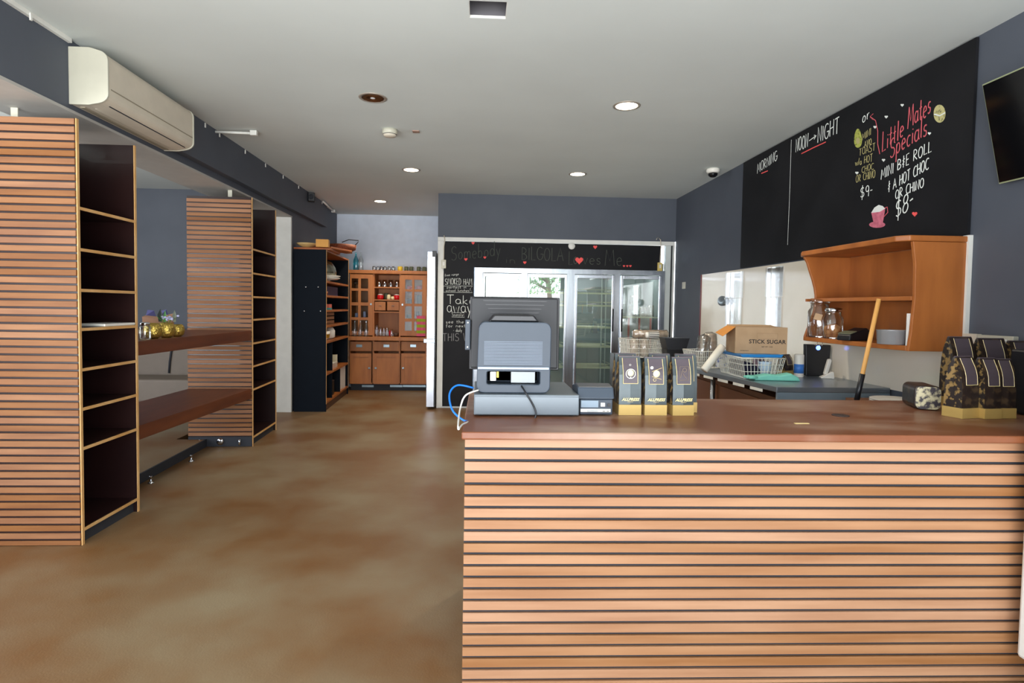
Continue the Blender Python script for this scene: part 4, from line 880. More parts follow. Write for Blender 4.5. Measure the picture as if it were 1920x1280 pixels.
bvm = st_.modifiers.new('bevel', 'BEVEL'); bvm.width = .004; bvm.segments = 2; bvm.limit_method = 'ANGLE'; bvm.angle_limit = .9
mb = MB()
zv0 = W(960, 683, 'y', 2.4490).z-zb0; zv1 = W(960, 641, 'y', 2.4490).z-zb0
for k in range(16): zz = zv0+(zv1-zv0)*k/15; mb.box(-wb+.03, wb-.035, -.0022, -.0003, zz-.0012, zz+.0012)
mb.build('vent_ribs', mat('pos_rib', c(104, 116, 132), .4), ps)
box(-wb+.004, wb-.004, -.009, -.0005, zo1+.008, zo1+.022).build('chamfer_strip', mat('pos_highlight', c(140, 152, 168), .25, .5), ps, .004)
box(xo0+.001, xo1-.001, .10, .104, zo0, zo1).build('port_recess', plastic_dark, ps)
box(xo0+.014, xo0+.04, .02, .08, zo0+.012, zo1-.003).build('data_plug', ceramic, ps, .003)
box(xo0+.042, xo0+.052, .03, .08, zo1-.03, zo1-.003).build('adapter_plug', yellow_m, ps, .001)
box(xo0+.105, xo1-.02, .03, .09, zo0+.004, zo1-.004).build('port_plate', mat('port_plate_grey', c(120, 124, 126), .4, .6), ps)
# monitor
ym = 2.652
a = W(882, 690, 'y', ym); b = W(1048, 560, 'y', ym)
mx = (a.x+b.x)/2-ps.location.x; mw = (b.x-a.x)/2; mz0 = a.z-zb0; mz1 = b.z-zb0; yy = ym-ps.location.y
sc_ = MB().prism([(yy-.0, mz0+.0), (yy+.045, mz0-.005), (yy+.055, mz1+.0), (yy+.02, mz1)], mx-mw, mx+mw, 'x').build('screen_casing', posdark, ps, .006)
MB().prism([(yy+.0455, mz0-.012), (yy+.06, mz0-.012), (yy+.075, mz1+.005), (yy+.0555, mz1+.005)], mx-mw-.006, mx+mw+.012, 'x').build('screen_bezel', plastic_dark, ps, .004)
mb = MB()
for k in range(4):
    f_ = .985-.055*k; zz = mz0+(mz1-mz0)*f_-.004; inset = .055+.012*k
    yv = yy+.02*f_-.001
    mb.box(mx-mw+inset, mx+mw-inset, yv-.004, yv+.001, zz-.008, zz-.003)
mb.build('vent_slots', plastic_dark, ps)
MB().prism([(-.11+.0, top_-.0), (.11, top_), (.085, top_+.03), (-.085, top_+.03)], .03, yy+.005, 'y').build('neck_cover', plastic_dark, ps, .006)
ql = W(880, 628, 'y', ym); hz = .07
box(mx-mw-.026, mx-mw-.002, yy+.0, yy+.05, ql.z-zb0-hz, ql.z-zb0+hz).build('card_swipe', posgrey, ps, .003)
for s_ in (-1, 1): MB().lathe([(.004, 0), (.003, .002)], 10, M4=Matrix.Translation((mx-mw-.014, yy-.0, ql.z-zb0+s_*hz*.8)) @ Matrix.Rotation(PI/2, 4, 'X')).build('screw', ceramic, ps)
# cables
def cable(label, pts, r, mt, name='cable'):
    # smooth the polyline
    P = [Vector(p) for p in pts]; outp = []
    for i in range(len(P)-1):
        p0 = P[max(i-1, 0)]; p1 = P[i]; p2 = P[i+1]; p3 = P[min(i+2, len(P)-1)]
        for k in range(6):
            t_ = k/6; outp.append(.5*((2*p1)+(-p0+p2)*t_+(2*p0-5*p1+4*p2-p3)*t_**2+(-p0+3*p1-3*p2+p3)*t_**3))
    outp.append(P[-1]); o = P[0]
    return tag(MB().tube([p-o for p in outp], r, 8).build(name, mt, loc=o), label, 'cable')
cable('blue network cable looping off the left end of the counter', [W(888, 727, 'y', 2.5362), W(858, 722, 'y', 2.5168), W(843, 738, 'y', 2.4684), W(848, 768, 'y', 2.3716), W(868, 787, 'y', 2.3232), W(884, 792, 'y', 2.3426)+Vector((0, 0, .004)), W(900, 795, 'y', 2.3522)+Vector((0, 0, .006))], .0042, bluecable)
cable('white cable hanging down beside the left end of the counter', [W(897, 731, 'y', 2.4200), W(873, 741, 'y', 2.3813), W(863, 765, 'y', 2.3426), W(859, 803, 'y', 2.0909), W(868, 795, 'y', 2.2264), W(890, 788.5, 'y', 2.3813), W(916, 789, 'y', 2.3958)], .0036, ceramic)
cable('black power cable drooping from the till over the cash drawer', [W(975, 719, 'y', 2.4781), W(985, 735, 'y', 2.4006), W(1000, 760, 'y', 2.3958), W(1005, 778, 'y', 2.3910), W(994, 790, 'y', 2.3861), W(960, 795, 'y', 2.3619), W(910, 795, 'y', 2.3619)], .0038, plastic_dark)
# ---- receipt printer
yp = 2.439
q0 = W(1087, 787, 'y', yp); q1 = W(1150, 730, 'y', yp)
pr = thing('receipt_printer', 'grey receipt printer between the till and the coffee bags', 'printer', ((q0.x+q1.x)/2, yp, ZC+.0005), 0)
pw = (q1.x-q0.x)/2; ph = q1.z-ZC
box(-pw, pw*.98, .0, .17, .006, ph*.62).build('printer_base', posgrey, pr, .004)
MB().prism([(-.0, ph*.63), (.17, ph*.63), (.17, ph*1.0), (.10, ph*1.12), (.02, ph*1.06)], -pw-.008, pw+.006, 'x').build('printer_cover', posgrey, pr, .006)
box(-pw*.95, pw*.1, -.004, -.0005, ph*.33, ph*.58).build('label_panel', mat('pale_label', c(130, 146, 160), .5), pr)
box(-pw*.97, pw*.85, -.004, -.0005, .018, ph*.27).build('port_panel', ceramic, pr)
box(-pw*.6, pw*.05, -.02, -.0045, .022, ph*.22).build('data_plug', mat('plug_grey', c(200, 204, 204), .5), pr, .002)
box(pw*.25, pw*.5, -.004, -.0005, ph*.36, ph*.5).build('warning_label', ceramic, pr)
box(pw*.66, pw*.84, -.005, -.0005, ph*.36, ph*.48).build('switch', plastic_dark, pr)
for xx in (.35, .6): box(pw*xx, pw*(xx+.15), -.014, -.0045, .022, ph*.2).build('socket_plug', plastic_dark, pr, .002)

# ---- coffee bags
def bag(name, label, loc, rz=0, w=.098, d=.062, h=.262, front=None, design=0, group=None, text_on=True):
    b = thing(name, label, 'coffee bag', loc, rz, group)
    front = front or bagfront
    levels = [(0, .96, 1), (.004, 1, 1.04), (.2*h, 1.0, 1.06), (.45*h, .99, 1.06), (.7*h, .99, .9), (.86*h, .98, .62), (.95*h, .98, .3), (h, .97, .16)]
    mbF = MB(); v = []; nl = len(levels)
    for z, sw, sd in levels:
        x = w/2*sw; yv = d/2*sd; bul = .004 if .1*h < z < .8*h else 0
        g = .25 if z > .6*h else .0
        v += [(-x, -yv, z), (0, -yv-bul, z), (x, -yv, z), (x*(1-g*.25), 0, z), (x, yv, z), (0, yv+bul, z), (-x, yv, z), (-x*(1-g*.25), 0, z)]
    ff = []; mi = []
    for i in range(nl-1):
        for k in range(8):
            q = (k+1) % 8; ff.append((i*8+k, i*8+q, (i+1)*8+q, (i+1)*8+k)); mi.append(1 if k in (2, 3, 6, 7) else 0)
    ff.append(tuple(range(8))); mi.append(0); ff.append(tuple((nl-1)*8+k for k in range(8))); mi.append(0)
    n = len(mbF.v); mbF.v = v; mbF.f = ff; mbF.mi = mi; mbF.sm = [False]*len(ff)
    mbF.build('bag_body', [front, camo], b)
    e_ = .0006
    mb = MB(); hb = .046; x = w/2+e_; yv = d/2*1.06+.0055
    mb.box(-x, x, -yv, yv, .0005, hb); mb.build('gold_base', baggold, b)
    # label strip with border, following the front
    def fy(z):
        for i in range(nl-1):
            if levels[i][0] <= z <= levels[i+1][0]:
                t_ = (z-levels[i][0])/(levels[i+1][0]-levels[i][0]); sd = levels[i][2]*(1-t_)+levels[i+1][2]*t_
                bu_ = .004 if .1*h < z < .8*h else .001
                return -(d/2*sd+bu_+.0012)
        return -d/2*.16
    lw = w*.33; zz = [.55*h, .62*h, .7*h, .78*h, .86*h, .92*h, .985*h]
    vv = []; 
    for z in zz: vv += [(-lw, fy(z), z), (lw, fy(z), z), (-lw, fy(z)+.002, z), (lw, fy(z)+.002, z)]
    fs = []
    for i in range(len(zz)-1): k = i*4; fs += [(k, k+1, k+5, k+4), (k, k+4, k+6, k+2), (k+1, k+3, k+7, k+5)]
    lab = MB().add(vv, fs).build('label_strip', bagpurple, b)
    mb = MB()
    for sx_ in (-1, 1): mb.tube([(sx_*lw, fy(z)-.0006, z) for z in zz], .0011, 4)
    mb.tube([(-lw, fy(zz[0])-.0006, zz[0]), (lw, fy(zz[0])-.0006, zz[0])], .0011, 4); mb.build('gold_border', gold_line, lab)
    zc_ = .70*h; yc_ = fy(zc_)-.0018
    Rx = Matrix.Rotation(PI/2, 4, 'X')
    def disc(x, z, r, mt, r0=0, nm='printed_disc', dy=0):
        yv_ = min(fy(z-r), fy(z+r), fy(z))-.0012-dy
        if r0: MB().lathe([(r0, 0), (r, 0), (r, .0006), (r0, .0006), (r0, 0)], 24, M4=Matrix.Translation((x, yv_, z)) @ Rx).build(nm, mt, lab)
        else: MB().lathe([(r, 0), (r, .0006)], 24, M4=Matrix.Translation((x, yv_, z)) @ Rx).build(nm, mt, lab)
    if design == 1:
        disc(0, zc_+.005, .022, ceramic, .019, 'printed_ring'); disc(0, zc_+.008, .014, cream_m); disc(0, zc_-.012, .003, ceramic, 0, 'printed_dot', .0); disc(0, zc_+.042, .004, ceramic, .003, 'printed_ring')
    elif design == 2:
        disc(0, zc_+.008, .015, cream_m); disc(-.018, zc_+.033, .007, ceramic); disc(-.008, zc_-.018, .007, gold_line, .0058, 'printed_ring')
        for (za, zb_) in ((.018, .034), (-.004, -.016)): MB().tube([(-.02, yc_-.002, zc_+za), (.022, yc_-.002, zc_+zb_)], .0008, 4).build('printed_line', gold_line, lab)
    elif design == 3:
        mb = MB(); P4 = [(-.02, -.02), (.02, -.02), (.02, .04), (-.02, .04), (-.02, -.02)]
        mb.tube([(x, yc_-.0015, zc_+z) for x, z in P4], .0008, 4); mb.tube([(x, yc_-.0015, zc_+z) for x, z in ((-.016, -.01), (-.01, .02), (0, .0), (.012, -.012))], .0007, 4); mb.build('printed_frame', mat('bronze_print', c(150, 130, 100), .5), lab)
        disc(.004, zc_+.024, .009, M['bronze_print'], .0078, 'printed_ring')
    if text_on:
        text('lettering', 'ALLPRESS', .0175, gold_line, b, (0, fy(.26*h)-.0012, .275*h), (PI/2, 0, 0), .35, .0005, .0003, 1.02)
        text('lettering', 'ESPRESSO', .0045, gold_line, b, (0, fy(.24*h)-.0008, .235*h), (PI/2, 0, 0), 0, 0, .0002, 1.3)
    mb = MB(); mb.box(-w*.47, w*.47, -.006, .006, h*.999, h+.004); mb.build('folded_top', bagpurple, b)
    return b
yb3 = 2.464
for i, (pa, pb, hpx, rz, lb) in enumerate(((1159.5, 1201, 669, 0, 'grey foil coffee bag whose label shows a ringed cream disc'), (1208, 1249, 671, .0, 'grey foil coffee bag whose label shows discs crossed by lines'), (1259, 1299, 671, .06, 'grey foil coffee bag whose label shows a fine rectangle drawing'))):
    q0 = W(pa, 788, 'y', yb3); q1 = W(pb, 788, 'y', yb3); z1_ = W((pa+pb)/2, hpx, 'y', yb3+.03).z
    bag('coffee_bag', lb, ((q0.x+q1.x)/2, yb3+.033, ZC+.0005), rz, q1.x-q0.x, .062, z1_-ZC, design=i+1)
for i, (px, lb) in enumerate(((1174, 'rear coffee bag behind the ringed disc bag'), (1228, 'rear coffee bag behind the crossed lines bag'), (1276, 'rear coffee bag behind the rectangle drawing bag'))):
    q0 = W(px, 780, 'y', 2.5749)
    bag('coffee_bag', lb, (q0.x+(-.012 if i == 0 else .01), 2.570, ZC+.0005), 0, .100, .055, .258, design=0, text_on=False)
# brown bags at right
gb = 'brown coffee bags at the right end of the counter'
for i, (px, py, w_, h_, rz, lb) in enumerate((
        (1822, 786, .105, .27, .25, 'brown patterned coffee bag, nearest on the left of its cluster'),
        (1866, 787, .085, .265, .1, 'brown patterned coffee bag in the middle of the front row at the right'),
        (1896, 786, .075, .26, -.05, 'brown patterned coffee bag at the right end of the front row'))):
    q = W(px, py, 'z', ZC); bag('coffee_bag', lb, (q.x, q.y+.06, ZC+.0005), rz, w_, .075, h_, brownbag, 0, None, False)
for i, (px, yv, w_, h_, lb) in enumerate(((1793, 2.768, .12, .345, 'taller brown coffee bag at the back left of the right-hand cluster'), (1850, 2.749, .14, .34, 'taller brown coffee bag at the back middle of the right-hand cluster'), (1905, 2.73, .12, .33, 'taller brown coffee bag at the back right of the right-hand cluster'))):
    q = W(px, 760, 'y', yv); bag('coffee_bag', lb, (q.x, yv, ZC+.0005), 0, w_, .08, h_, brownbag, 0, None, False)
q = W(1745, 770, 'z', ZC)
lb_ = thing('coffee_bag', 'dark coffee bag lying on its side showing a patterned end', 'coffee bag', (q.x, q.y+.02, ZC+.001), -.35)
mb = MB(); 
for_ = rrect(-.055, .055, 0, .115, .025)
MB().prism([(a, b) for a, b in for_], -.0, .17, 'y', smooth=False).build('bag_body', brownbag, lb_, .006)
MB().prism([(a*.93, b*.93+.004) for a, b in for_], -.006, -.0005, 'y').build('patterned_end', mat('bag_pattern_pale', c(60, 54, 60), .5, col2=c(196, 186, 150), scale=44, lo=.45, hi=.58), lb_)
small('black_speaker_box', 'black box at the far right end of the counter', 'box', box(-.07, .07, -.08, .08, 0, .30), plastic_dark, (W(1935, 780, 'y', 2.5362).x+.01, 2.52, ZC+.001), 0, None, .01)
lb_.location.x -= .0

# white upright appliance cut by the right edge, standing before the counter
q = W(1904, 1240, 'y', 2.065); t = thing('upright_freezer', 'tall pale appliance cut off by the right photo edge before the counter', 'freezer', (q.x, 1.50, 0))
box(0, .60, .04, .565, .14, 1.86).build('cabinet_body', white_m, t, .012)
box(0.004, .596, 0, .036, .16, 1.84).build('freezer_door', white_m, t, .008)
MB().tube([(.05, -.03, 1.0), (.05, -.045, 1.05), (.05, -.045, 1.35), (.05, -.03, 1.4)], .01, 8).build('door_handle', plastic_w, t)
for xx in (.04, .56):
    for yy in (.08, .52): MB().lathe([(.028, 0), (.028, .138)], 14, cx=xx, cy=yy).build('foot', jarglass, t)

# ================================================================ STEEL BENCH + CLUTTER
ZB = .94
sb = thing('steel_bench', 'stainless steel kitchen bench along the right wall', 'bench', (2.0, 3.74, 0), 0)
bw, bl = .785, 2.9
MB().prism([(0, 0), (bw, 0), (bw, bl), (-.34, bl)], ZB-.035, ZB, 'z').build('bench_top', steel_d, sb, .003)
box(0.006, bw, .001, .02, ZB-.30, ZB-.036).build('end_panel', mat('satin_steel', c(132, 148, 158), .4, .35), sb)
for xx, yy2 in ((-.06, .9), (-.20, 2.0), (.7, 2.8)): MB().tube([(xx, yy2, 0), (xx, yy2, ZB-.036)], .02, 10).build('leg', steel, sb)
mb = MB()
for k in range(9):
    y0_, y1_ = .15+k*.22, .30+k*.22
    mb.add([(-.34*y0_/bl-.003, y0_, ZB-.055), (-.34*y1_/bl-.003, y1_, ZB-.055), (-.34*y1_/bl-.003, y1_, ZB-.034), (-.34*y0_/bl-.003, y0_, ZB-.034)], [(0, 1, 2, 3)])
mb.build('edge_tape', wire_m, sb)
t = thing('under_counter_cupboard', 'brown timber cupboard beneath the steel bench', 'cupboard', (2.16, 3.85, 0))
box(0, .58, 0, 2.4, 0, .82).build('carcass', brown_mid, t)
for k in range(2): box(-.018, -.001, .05+k*1.15, 1.12+k*1.15, .05, .78).build('door', mat('brown_door', c(138, 88, 54), .5), t, .003)
tr = small('storage_trolley', 'black cabinet carrying wire baskets between bench and fridges', 'cabinet', box(-.12, .0, -.10, .6, 0, ZB-.002), plastic_dark, (1.645, 5.95, 0))
def basket(label, loc, rz, L_=.36, W_=.26, h_=.17, nl_=16, nw=12, fl=.03, rows=3, r=.0022):
    b = thing('wire_basket', label, 'basket', loc, rz)
    def ring(z, e):
        a, c_ = L_/2-fl+e*fl, W_/2-fl*.7+e*fl*.7; return [(-a, -c_, z), (a, -c_, z), (a, c_, z), (-a, c_, z), (-a, -c_, z)]
    mb = MB()
    for k in range(rows+1): mb.tube(ring(.004+(h_-.004)*k/rows, k/rows), r*(1.5 if k == rows else 1), 5)
    R0 = ring(.004, 0); R1 = ring(h_, 1)
    for s_ in range(4):
        n = nl_ if s_ % 2 == 0 else nw
        for k in range(n):
            t_ = k/n; p = Vector(R0[s_]).lerp(Vector(R0[s_+1]), t_); q = Vector(R1[s_]).lerp(Vector(R1[s_+1]), t_); mb.tube([p, q], r, 4)
    for k in range(1, nl_): t_ = k/nl_; p = Vector(R0[0]).lerp(Vector(R0[1]), t_); q = Vector(R0[3]).lerp(Vector(R0[2]), t_); mb.tube([p, q], r, 4)
    mb.build('wire_frame', wire_m, b)
    return b
qA = W(1208, 668, 'z', ZB+.002)
A = (1.73, 6.0, ZB+.002)
bA = basket('wire basket furthest back, filled with clear-bagged paper cups', A, .1, .40, .32, .19, 22, 16, rows=4)
def bagged(label, loc, L_, r_, rot, n=6, mt=None, name='cup_sleeve'):
    t = thing(name, label, 'cups', loc); t.rotation_euler = rot
    pr_ = []
    for k in range(n): z = L_*k/n; pr_ += [(r_*.86, z), (r_, z+L_/n*.86), (r_*1.02, z+L_/n*.9)]
    MB().lathe(pr_+[(r_*.6, L_)], 18).build('cup_stack', mt or beige_cloth, t)
    MB().lathe([(r_*.7, -.01), (r_*1.1, .0), (r_*1.12, L_*.5), (r_*1.1, L_), (r_*.4, L_+.02)], 14).build('plastic_wrap', clearpl, t)
    return t
bagged('long sleeve of beige paper cups lying across the furthest basket', (A[0]-.10, 5.96, ZB+.245), .36, .042, (0, PI/2, .06), 8)
bagged('sleeve of beige cups standing in the furthest wire basket', (A[0]-.09, 5.97, ZB+.013), .165, .05, (0, 0, 0), 4)
bagged('second sleeve of beige cups standing in the furthest wire basket', (A[0]+.03, 6.0, ZB+.013), .165, .05, (0, 0, 0), 4)
q = W(1226, 639, 'y', 5.75)
t = thing('striped_cup', 'black and white striped paper cup lying on its side in the far basket', 'cup', (q.x-.03, 5.84, ZB+.24)); t.rotation_euler = (0, PI/2, 0)
mb = MB(); n = 24
for k in range(n):
    a0, a1 = 2*PI*k/n, 2*PI*(k+1)/n
    mb.add([(.034*math.cos(a0), .034*math.sin(a0), 0), (.034*math.cos(a1), .034*math.sin(a1), 0), (.044*math.cos(a1), .044*math.sin(a1), .10), (.044*math.cos(a0), .044*math.sin(a0), .10)], [(0, 1, 2, 3)], k % 2)
mb.build('cup_body', [ceramic, plastic_dark], t); MB().lathe([(.0, -.03), (.026, -.03), (.034, -.002), (.0, -.001)], 20).build('cup_base', ceramic, t)
# black tubs
for i, (px, py, yv, w_, lb) in enumerate(((1264, 646, 5.55, .28, 'large black tray stacked above the baskets by the wall'), (1258, 660, 5.5, .22, 'smaller black tub under the large black tray'))):
    pass
q = W(1262, 668, 'y', 5.5)
t1 = small('black_tub', 'lower black tub on the bench between the two cup baskets', 'tub', MB().prism([(-.07, 0), (.07, 0), (.085, .12), (-.085, .12)], -.08, .08, 'y'), plastic_dark, (1.90, 5.52, ZB+.001))
t2_ = small('black_tub', 'upper black tub stacked on the lower one behind the baskets', 'tub', MB().prism([(-.09, 0), (.09, 0), (.12, .11), (-.12, .11)], -.09, .09, 'y'), mat('black_tub', c(26, 28, 34), .4), (1.91, 5.52, ZB+.122))
small('black_lid', 'black flat lid lying before the far wire basket', 'lid', MB().lathe([(.10, 0), (.11, .006), (.1, .012)], 22), plastic_dark, (W(1238, 665, 'z', ZB).x, 5.40, ZB+.001)) if False else None
# basket B
bB = basket('wire basket in the middle, holding clear plastic cups', (2.04, 5.0, ZB+.001), .12, .34, .28, .15, 18, 14)
bagged('stack of clear plastic cups rising from the middle wire basket', (1.96, 4.97, ZB+.012), .26, .05, (0, .12, 0), 6, clearpl)
bagged('bagged beige cups rising from the middle basket beside the wall', (2.10, 5.06, ZB+.012), .28, .055, (0, -.1, 0), 5)
small('blue_packet', 'white packet with blue print in the middle wire basket', 'packet', MB().prism([(-.04, 0), (.04, 0), (.05, .14), (-.03, .16)], -.02, .02, 'y'), mat('blue_white_pack', c(226, 230, 236), .5, col2=c(50, 90, 180), scale=25, lo=.5, hi=.55), (2.13, 4.93, ZB+.012), .3)
# basket C: near, with cloth and tub
C0 = W(1385, 709, 'z', ZB)
bC = basket('nearest white wire basket on the bench, packed with dark cloth', (C0.x+.16, C0.y+.17, ZB+.001), 0, .32, .46, .155, 11, 20, rows=3)
small('folded_cloth', 'dark navy cloth stuffed in the nearest wire basket', 'cloth', MB().prism([(-.10, 0), (.02, 0), (.05, .05), (-.02, .10), (-.10, .12)], -.14, .12, 'y'), darkcloth, (C0.x+.15, C0.y+.18, ZB+.008), 0, None, .015)
small('white_tub', 'white plastic tub in the nearest wire basket', 'tub', MB().lathe([(.042, 0), (.05, .11), (.052, .115)], 20), mat('blue_white_plastic', c(206, 224, 240), .4), (C0.x+.225, C0.y+.06, ZB+.008))
small('blue_tray', 'bright blue plastic tray lid across the nearest basket', 'tray', MB().prism([(-.15, 0), (.15, 0), (.165, .022), (-.165, .022)], -.22, .22, 'y'), bluepl, (C0.x+.165, C0.y+.20, ZB+.159), 0, None, .004)
t = thing('cling_film_roll', 'pale roll of wrap leaning on the nearest wire basket', 'roll', (C0.x-.02, C0.y+.30, ZB+.03)); t.rotation_euler = (0, math.radians(40), .2)
MB().lathe([(.03, 0), (.031, .004), (.031, .25), (.02, .255)], 18).build('roll', mat('pale_wrap', c(224, 220, 206), .5), t); MB().lathe([(.012, .2551), (.012, .258)], 12).build('core', card, t)
t.location = (C0.x-.17, C0.y+.24, ZB+.03)
# sugar box
q0 = W(1381, 668, 'x', 2.42)
bx0, bx1 = C0.x+.0, C0.x+.30
sg = thing('cardboard_box', 'open cardboard carton printed STICK SUGAR on top of the blue tray', 'box', (C0.x+.205, C0.y+.17, ZB+.183), -.14)
SW, SD, SH_ = .19, .12, .20
mb = MB(); mb.box(-SW, SW, -SD, -SD+.004, 0, SH_).box(-SW, SW, SD-.004, SD, 0, SH_).box(-SW, -SW+.004, -SD+.004, SD-.004, 0, SH_).box(SW-.004, SW, -SD+.004, SD-.004, 0, SH_).box(-SW+.004, SW-.004, -SD+.004, SD-.004, 0, .004)
mb.build('carton', card, sg)
MB().add([(-SW, -SD, SH_), (-SW, SD, SH_), (-SW-.09, SD-.02, SH_-.055), (-SW-.09, -SD+.01, SH_-.075), (-SW, -SD, SH_+.003), (-SW, SD, SH_+.003), (-SW-.09, SD-.02, SH_-.052), (-SW-.09, -SD+.01, SH_-.072)], [(0, 1, 2, 3), (7, 6, 5, 4), (0, 3, 7, 4), (3, 2, 6, 7), (2, 1, 5, 6)]).build('flap', card_o, sg)
MB().add([(-SW, SD, SH_), (SW, SD, SH_), (SW-.02, SD+.06, SH_+.012), (-SW+.02, SD+.06, SH_+.012), (0, SD+.03, SH_+.002)], [(0, 1, 2, 3), (0, 3, 4), (4, 2, 1)]).build('flap', card, sg)
text('lettering', 'STICK SUGAR', .042, ink, sg, (.045, -SD-.0008, .09), (PI/2, 0, 0), 0, .0009, .0003, 1.05)
text('lettering', 'NET WT. 2 KG', .012, ink, sg, (.045, -SD-.0008, .052), (PI/2, 0, 0), 0, .0002, .0003, 1.05)
text('lettering', 'DISTRIBUTED BY', .008, ink, sg, (-.12, -SD-.0008, .02), (PI/2, 0, 0), 0, .0002, .0003, 1.05)
mb = MB()
for a, b in (((-.03, .115), (.12, .115)), ((-.03, .155), (.12, .155)), ((-.03, .115), (-.03, .155)), ((.12, .115), (.12, .155))): mb.tube([(a[0], -SD-.0005, a[1]), (b[0], -SD-.0005, b[1])], .0006, 4)
mb.build('printed_frame', mat('faint_ink', c(140, 112, 84), .8), sg)
# spray bottle behind the box
t = thing('spray_bottle', 'spray bottle with blue and white trigger beside the sugar carton', 'bottle', (2.36, 4.72, ZB+.001))
MB().lathe([(.04, 0), (.042, .02), (.042, .13), (.015, .18), (.015, .2)], 18).build('bottle_body', purple_m, t)
MB().prism([(-.045, .205), (.03, .2), (.03, .24), (-.05, .25)], -.014, .014, 'y').build('trigger', mat('trigger_white', c(220, 220, 196), .5), t, .004)
box(-.05, -.035, -.01, .01, .15, .2045).build('trigger_lever', bluepl, t)
# coffee bag on bench
q = W(1478, 706, 'z', ZB)
bag('coffee_bag', 'dark coffee bag standing alone on the steel bench', (q.x+.0, q.y+.05, ZB+.001), .5, .10, .07, .165, brownbag, 0, None, False)
q = W(1504, 708, 'z', ZB)
t = thing('spray_can', 'white cylinder bottle with a blue label beside the lone coffee bag', 'bottle', (q.x, q.y+.05, ZB+.001))
MB().lathe([(.034, 0), (.035, .004), (.035, .17), (.03, .175)], 20).build('bottle_body', ceramic, t); MB().lathe([(.0355, .03), (.0356, .10)], 20).build('label', mat('blue_label', c(60, 120, 200), .5), t)
q = W(1430, 706, 'z', ZB)
t = thing('rubber_glove', 'pair of green rubber gloves lying on the steel bench', 'gloves', (q.x-.02, C0.y-.10, ZB+.001), -.1)
MB().prism([(-.16, 0), (.17, 0), (.15, .03), (.10, .055), (.02, .04), (-.06, .045), (-.15, .03)], -.05, .05, 'y').build('glove_palm', teal, t, .012, seg=3)
for k in range(4): MB().tube([(-.14, -.04+k*.025, .02), (-.18, -.045+k*.026, .02), (-.2-.01*(k % 2), -.045+k*.027, .016)], [.012, .011, .008], 8).build('glove_finger', teal, t)
# phone on cradle, tablet with blue led
q = W(1537, 709, 'z', ZB); t = thing('cordless_phone', 'white cordless phone upright in its cradle on the bench', 'phone', (q.x+.05, q.y, ZB+.001), -.3)
MB().prism([(-.04, 0), (.05, 0), (.045, .05), (.03, .055), (-.02, .02), (-.045, .008)], -.03, .03, 'y').build('cradle', ceramic, t, .004)
MB().prism([(-.02, .03), (.005, .03), (.03, .135), (.022, .15), (.006, .145)], -.022, .022, 'y').build('handset', ceramic, t, .005)
box(.0, .004, -.012, .012, .09, .125).build('phone_screen', gap_m, t, loc=(-.004, 0, 0), rot=(0, .2, 0))
q = W(1534, 707, 'y', 4.45); t = thing('wifi_router', 'black upright router with a blue light behind the white phone', 'router', (2.68, 4.42, ZB+.001))
MB().prism([(-.095, 0), (.085, 0), (.10, .245), (-.105, .25)], -.02, .02, 'y').build('casing', plastic_dark, t, .006)
MB().lathe([(.018, 0), (.018, .003)], 16, M4=Matrix.Translation((-.005, -.0215, .222)) @ Matrix.Rotation(PI/2, 4, 'X')).build('light', blue_led, t)
# broom
bt = W(1648, 560, 'y', 3.3); bb_ = W(1606, 752, 'y', 3.35)
br = thing('broom', 'timber-handled broom leaning behind the counter before the wall shelf', 'broom', bb_)
v_ = bt-bb_; sl = .32
down = -v_*(.95/.62); 
foot = bb_-v_*((bb_.z-.03)/v_.z)
br.location = foot; foot_v = v_.normalized(); Ltot = (bt-foot).length
MB().tube([foot_v*.1, foot_v*Ltot], .0125, 12).build('handle', broomwood, br)
s0 = (bb_-foot).length
MB().tube([foot_v*(s0-.05), foot_v*(s0+.17)], .0155, 12).build('grip_sleeve', plastic_dark, br)
box(-.16, .16, -.03, .03, -.028, .10).build('brush_head', plastic_dark, br)
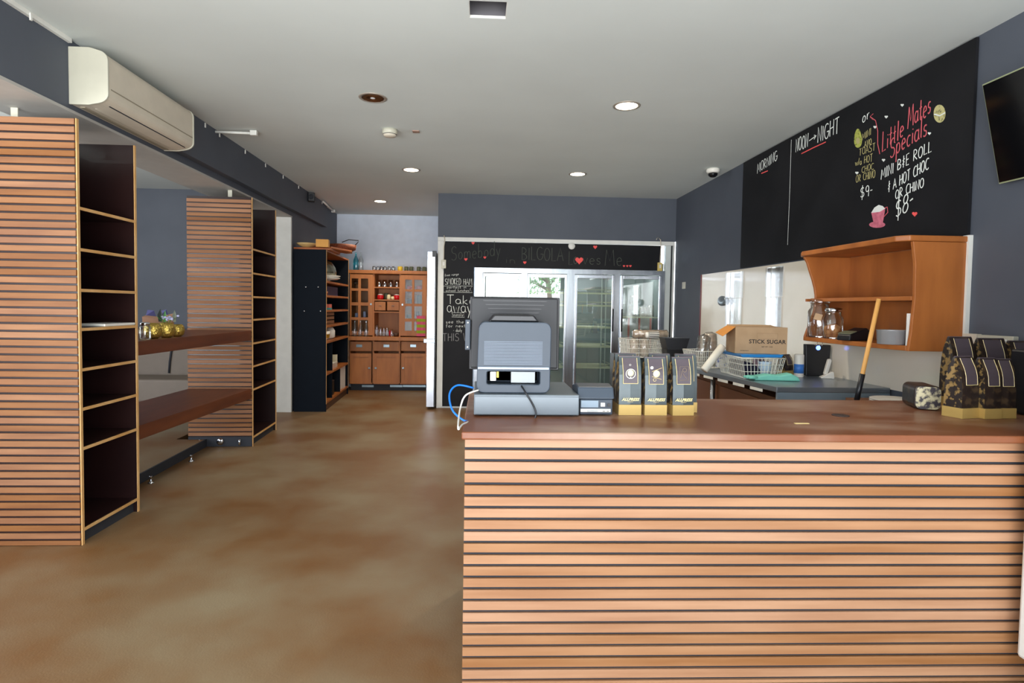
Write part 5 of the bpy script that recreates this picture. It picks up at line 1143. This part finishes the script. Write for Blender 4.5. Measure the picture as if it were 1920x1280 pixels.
# plates and black lids at the end of the bench
q = W(1685, 757, 'y', 3.45)
t = thing('side_shelf', 'low shelf at the wall behind the counter carrying white plates', 'shelf', (2.60, 3.42, 0))
box(-.15, .18, -.18, .28, .0, q.z-.001).build('cupboard_body', brown_mid, t)
for k in range(3): small('serving_plate', 'large white plate in the stack behind the counter near the wall', 'plate', MB().lathe([(.07, 0), (.10, .004), (.145, .018), (.14, .02), (.09, .008), (0, .007)], 30), ceramic, (2.575, 3.40, q.z-.0005+k*.0095), 0, 'white plates behind the counter')
q = W(1625, 756, 'y', 3.6)
small('black_lid', 'black oval tray lying behind the counter beside the broom', 'tray', MB().lathe([(.12, 0), (.13, .008), (.12, .016)], 26), plastic_dark, (q.x+.0, 3.55, .945)) if False else None

# exterior tree, seen as a reflection in the fridge doors
tr_ = thing('street_tree', 'leafy green tree outside, mirrored in the glass fridge door', 'tree', (3.1, -7.5, -.1))
MB().tube([(0, 0, 0), (-.1, 0, 1.5), (-.25, .1, 2.6), (-.6, .2, 3.6)], [.16, .12, .09, .04], 8).build('trunk', brown_dark, tr_)
mb = MB()
for k in range(10):
    a = random.uniform(0, 6.28); z0 = random.uniform(1.9, 3.0); mb.tube([(-.2, 0, z0), (-.2+.7*math.cos(a), .5*math.sin(a), z0+.35), (-.2+1.3*math.cos(a), .9*math.sin(a), z0+.5)], [.04, .025, .01], 5)
mb.build('branch', brown_dark, tr_)
mb = MB()
for k in range(1500):
    a = random.uniform(0, 6.28); r_ = random.random()**.5*1.35; x, y_, z = -.2+r_*math.cos(a), .8*r_*math.sin(a), random.uniform(2.1, 4.2)
    d1 = Vector((random.uniform(-1, 1), random.uniform(-1, 1), random.uniform(-1, 1))).normalized()*.09; d2 = d1.cross(Vector((.3, .5, .8))).normalized()*.03
    p = Vector((x, y_, z)); mb.add([p-d1, p+d2, p+d1, p-d2], [(0, 1, 2, 3)])
fo = mb.build('foliage', mat('tree_leaf', c(90, 140, 60), .5), tr_); fo['kind'] = 'stuff'
